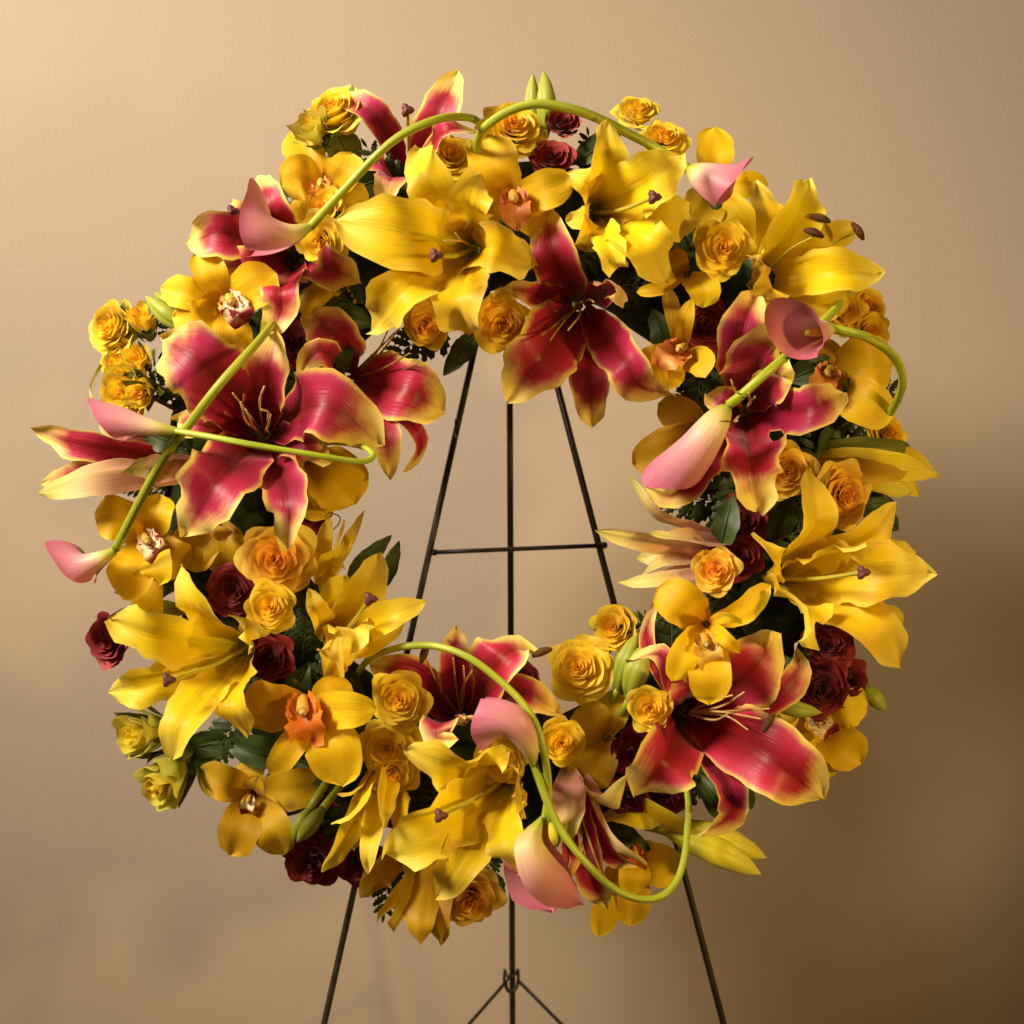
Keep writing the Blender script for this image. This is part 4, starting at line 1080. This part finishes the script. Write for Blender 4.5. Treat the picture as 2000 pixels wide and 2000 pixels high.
near = petal('fold', [P(1064, 1590, .150), P(1046, 1640, .172), P(1066, 1706, .176), P(1140, 1768, .150)], pxw(84, .15), away, M['calla'], hang, prof='spathe', cup=-.34, ruf=.02, keel=0, freq=1.2)
near.data.flip_normals()
tube('stem', [P(*a_) for a_ in [(1064, 1600, .150), (1070, 1560, .152), (1070, 1520, .155), (1062, 1468, .165), (1048, 1418, .165), (1018, 1370, .16), (972, 1326, .155), (922, 1288, .15), (870, 1266, .14), (818, 1260, .125), (766, 1268, .105), (720, 1288, .08), (690, 1330, .02)]],
     lambda s: pxw(7.8, .15) * (1 - .1 * s + .02 * math.sin(13 * s)), M['stem'], hang, 120, 10)

# ------------------------------------------------------------------ buds and leaves
lily_bud('left of the two upright green lily buds at the very top', [(1046, 280, .03), (1040, 200, .035), (1041, 144, .035)], 34)
lily_bud('right of the two upright green lily buds at the very top', [(1062, 280, .035), (1068, 200, .045), (1062, 139, .04)], 40)
lily_bud('green lily bud at the left rim above the crimson petal', [(392, 655, .075), (335, 620, .075), (284, 578, .065)], 42)
lily_bud('short olive lily bud split from the left rim bud', [(350, 620, .06), (325, 590, .06), (302, 572, .05)], 26)
lily_bud('left half of the paired green buds at the bottom left', [(608, 1575, .065), (588, 1608, .07), (574, 1642, .065)], 32)
lily_bud('right half of the paired green buds at the bottom left', [(634, 1574, .07), (610, 1605, .08), (580, 1645, .075)], 34)
lily_bud('short green lily bud at the far lower right rim', [(1672, 1335, .04), (1705, 1362, .045), (1730, 1388, .04)], 36)
lily_bud('slim green lily bud below the burgundy pair at the lower right', [(1490, 1370, .08), (1545, 1384, .09), (1605, 1392, .085)], 34)
lily_bud('left of the two tall olive buds on the inner lower right', [(1205, 1350, .06), (1222, 1295, .07), (1246, 1236, .065)], 42)
lily_bud('right of the two tall olive buds on the inner lower right', [(1228, 1370, .07), (1245, 1310, .085), (1262, 1255, .075)], 52)
lily_bud('small yellow lily bud beside the hanging bottom calla', [(1076, 1598, .155), (1082, 1630, .16), (1088, 1656, .155)], 24, 'bud_yellow')
lily_bud('lower of two pointed yellow green buds at the bottom right', [(1300, 1625, .055), (1400, 1665, .075), (1486, 1708, .065)], 58, 'bud_yellow')
lily_bud('upper of two pointed yellow green buds at the bottom right', [(1330, 1605, .035), (1410, 1640, .05), (1497, 1676, .04)], 54, 'bud_yellow')
leaf('dark green lily leaf behind the inner left yellow lily, left blade', [(676, 1140, .04), (715, 1095, .055), (765, 1045, .05)], 40)
leaf('dark green lily leaf behind the inner left yellow lily, right blade', [(735, 1160, .035), (762, 1105, .045), (780, 1056, .04)], 36)
leaf('dark green leaf pointing down at the inner top beside the easel leg', [(935, 645, .03), (900, 690, .045), (866, 734, .04)], 46)
leaf('rounded dark green leaf at the right rim behind the peach rose', [(1660, 1000, .04), (1705, 985, .04), (1742, 980, .03)], 60)
leaf('grey green leaf under the top left spray rose', [(700, 330, .035), (672, 285, .04), (650, 240, .04)], 70, 'leaf_light')
leaf('slim green leaf at the bottom right below the large crimson lily', [(1440, 1530, .03), (1462, 1560, .03), (1468, 1580, .03)], 34)
leaf('green leaf among the rosebuds at the lower left rim', [(420, 1480, .04), (375, 1500, .05), (338, 1498, .05)], 26)
leaf('olive leaf between the shaded crimson lily and upper left orchid', [(640, 560, .05), (600, 545, .055), (560, 545, .05)], 40, 'leaf')
leaf('olive leaf at the left rim above the lone burgundy rose', [(380, 1190, .05), (300, 1192, .06), (212, 1206, .045)], 44, 'leaf_light')
leaf('dark leaf behind the two greenish rosebuds at the lower left', [(460, 1450, .03), (400, 1455, .035), (345, 1470, .03)], 62)
leaf('dark leaf above the drooping olive gold orchid', [(560, 1480, .03), (500, 1470, .04), (440, 1450, .03)], 66)
leaf('dark leaf between the drooping orchid and paired green buds', [(640, 1560, .02), (590, 1560, .035), (540, 1590, .03)], 62)
leaf('dark leaf left of the small yellow cluster roses', [(420, 700, .02), (360, 690, .03), (310, 700, .025)], 56)
leaf('dark leaf under the bottom peach yellow rose', [(960, 1700, .02), (965, 1735, .03), (980, 1760, .025)], 44)
leaf('dark leaf at the right rim below the long closed lily', [(1690, 1000, .02), (1720, 1010, .025), (1755, 1035, .02)], 50)
# rose twigs reaching out to the rim buds
def twig(label, pts, r=.0018):
    t = thing('rose_twig', label, 'twig', P(*pts[0]), 'bare twigs carrying the rosebuds')
    tube('twig', [P(*p) for p in pts], r, M['twig'], t)
twig('forked twig of the lower rosebud at the lower left', [(430, 1440, .02), (380, 1480, .035), (345, 1505, .045)])
twig('forked twig of the upper rosebud at the lower left', [(440, 1400, .02), (370, 1460, .03), (300, 1445, .04)])
twig('dark twig of the lowest left rim rose', [(400, 820, .02), (345, 800, .03), (285, 770, .045)])
twig('dark twig of the middle left rim rose', [(400, 800, .02), (310, 755, .03), (265, 722, .03)])
tag(tube('florist_wire', [P(642, 1000, .05), P(662, 1008, .06), P(662, 1022, .06), P(640, 1045, .06)], .0006, M['wire'], None, 16, 5), 'thin curled florist wire at the inner left above the pale lily', 'wire')

# ------------------------------------------------------------------ fern and leaf filling
BLOOMS = [o for o in COL.objects if o.parent is None and o.get('category') in ('lily', 'orchid', 'rose', 'rose bud', 'calla lily')]
_used = set()
def beside(kind, x, y, d):
    """a label for a piece of greenery: on which side of which bloom it shows"""
    p = P(x, y, d)
    for b in sorted(BLOOMS, key=lambda o: (o.location.x - p.x) ** 2 + (o.location.z - p.z) ** 2):
        dx, dz = p.x - b.location.x, p.z - b.location.z
        side = ('right of' if dx > 0 else 'left of') if abs(dx) > abs(dz) else ('above' if dz > 0 else 'below')
        wd = b['label'].split(',')[0].split()[:16 - len((kind + ' ' + side).split()) - 1]
        while wd[-1] in ('the', 'of', 'at', 'a', 'with', 'in', 'its', 'on', 'to', 'one', 'under', 'beside', 'right', 'left', 'over', 'behind', 'two', 'and', 'between', 'large', 'from', 'below'): wd.pop()
        l = kind + ' ' + side + ' the ' + ' '.join(wd)
        if l not in _used: _used.add(l); return l
for a in [
    ('fern frond at the top between burgundy rose and yellow lily', 1170, 390, .03, 100, 130, 10),
    ('fern frond in the dark gap right of the upper right yellow lily', 1300, 560, .035, 60, 150, 15),
    ('fern frond sticking out at the inner right over the pale lily', 1470, 980, .03, 178, 190, 8),
    ('fern frond at the right rim under the crimson petal', 1550, 850, .005, -5, 175, 0),
    ('upper fern frond at the right rim under the golden orchid', 1600, 800, .0, 14, 165, 0),
    ('fern frond at the inner top left beside the shaded golden rose', 880, 620, .03, 215, 160, 5),
    ('fern frond at the left rim behind the large crimson lily', 420, 790, .03, 160, 150, 0),
    ('fern frond at the left rim above the golden orchid', 330, 960, .02, 175, 90, 0),
    ('fern frond hanging at the bottom left beside the drooping lily', 770, 1640, .03, 262, 150, 5),
    ('fern frond at the lower left under the yellow lily', 470, 1400, .03, 235, 130, 10),
    ('fern frond at the inner lower right beneath the yellow orchid', 1340, 1240, .03, 165, 120, 5),
    ('fern frond at the bottom centre above the peach yellow rose', 960, 1640, .03, 265, 90, 5),
    ('fern frond on the left beside the inner yellow lily', 590, 1290, .04, 80, 130, 25),
  ]:
    fern(a[0], a[1], a[2], a[3], a[4], a[5], a[6])
fr = random.Random(5)
N_F = 64
HIDDEN_F = {3, 5, 7, 8, 9, 10, 14, 17, 18, 20, 26, 29, 30, 32, 33, 34, 35, 36, 49, 50, 51, 52, 56, 58}
for i in range(N_F):
    a = 360 * i / N_F + fr.uniform(-3, 3)
    rr = fr.choice((455, 545, 635)) + fr.uniform(-30, 30)
    x = 988 + rr * math.cos(math.radians(a)); y = 985 - rr * math.sin(math.radians(a))
    ar = (.04 + fr.uniform(-.005, .012), a + fr.uniform(-150, 150), fr.uniform(120, 165), fr.uniform(-5, 14), fr.uniform(-25, 25))
    if i in HIDDEN_F: continue          # wholly covered by blooms
    an = math.radians(ar[1])
    fern(beside('fern frond', x + .5 * ar[2] * math.cos(an), y - .5 * ar[2] * math.sin(an), ar[0]), x, y, *ar, 'fern fronds filling the gaps', 6)

# broad dark leaves tucked deep between the blooms
lr = random.Random(19)
HIDDEN_L = {0, 4, 8, 9, 11, 12, 14, 16, 19, 22, 23, 25, 29, 32, 33, 34, 36, 38}
for i in range(44):
    a = 360 * i / 44 + lr.uniform(-4, 4)
    rr = lr.choice((430, 520, 600, 670)) + lr.uniform(-25, 25)
    x = 988 + rr * math.cos(math.radians(a)); y = 985 - rr * math.sin(math.radians(a))
    an = math.radians(a + lr.uniform(-110, 110)); L = lr.uniform(90, 130); d = lr.uniform(.035, .055)
    pts = [(x, y, d), (x + L * .5 * math.cos(an), y - L * .5 * math.sin(an), d + .012), (x + L * math.cos(an), y - L * math.sin(an), d + lr.uniform(-.01, .01))]
    ww, ro = lr.uniform(48, 66), lr.uniform(-35, 35)
    if i in HIDDEN_L: continue          # wholly covered by blooms
    leaf(beside('dark leaf', *pts[1]), pts, ww, 'leaf', group='dark leaves filling the gaps', roll=ro)
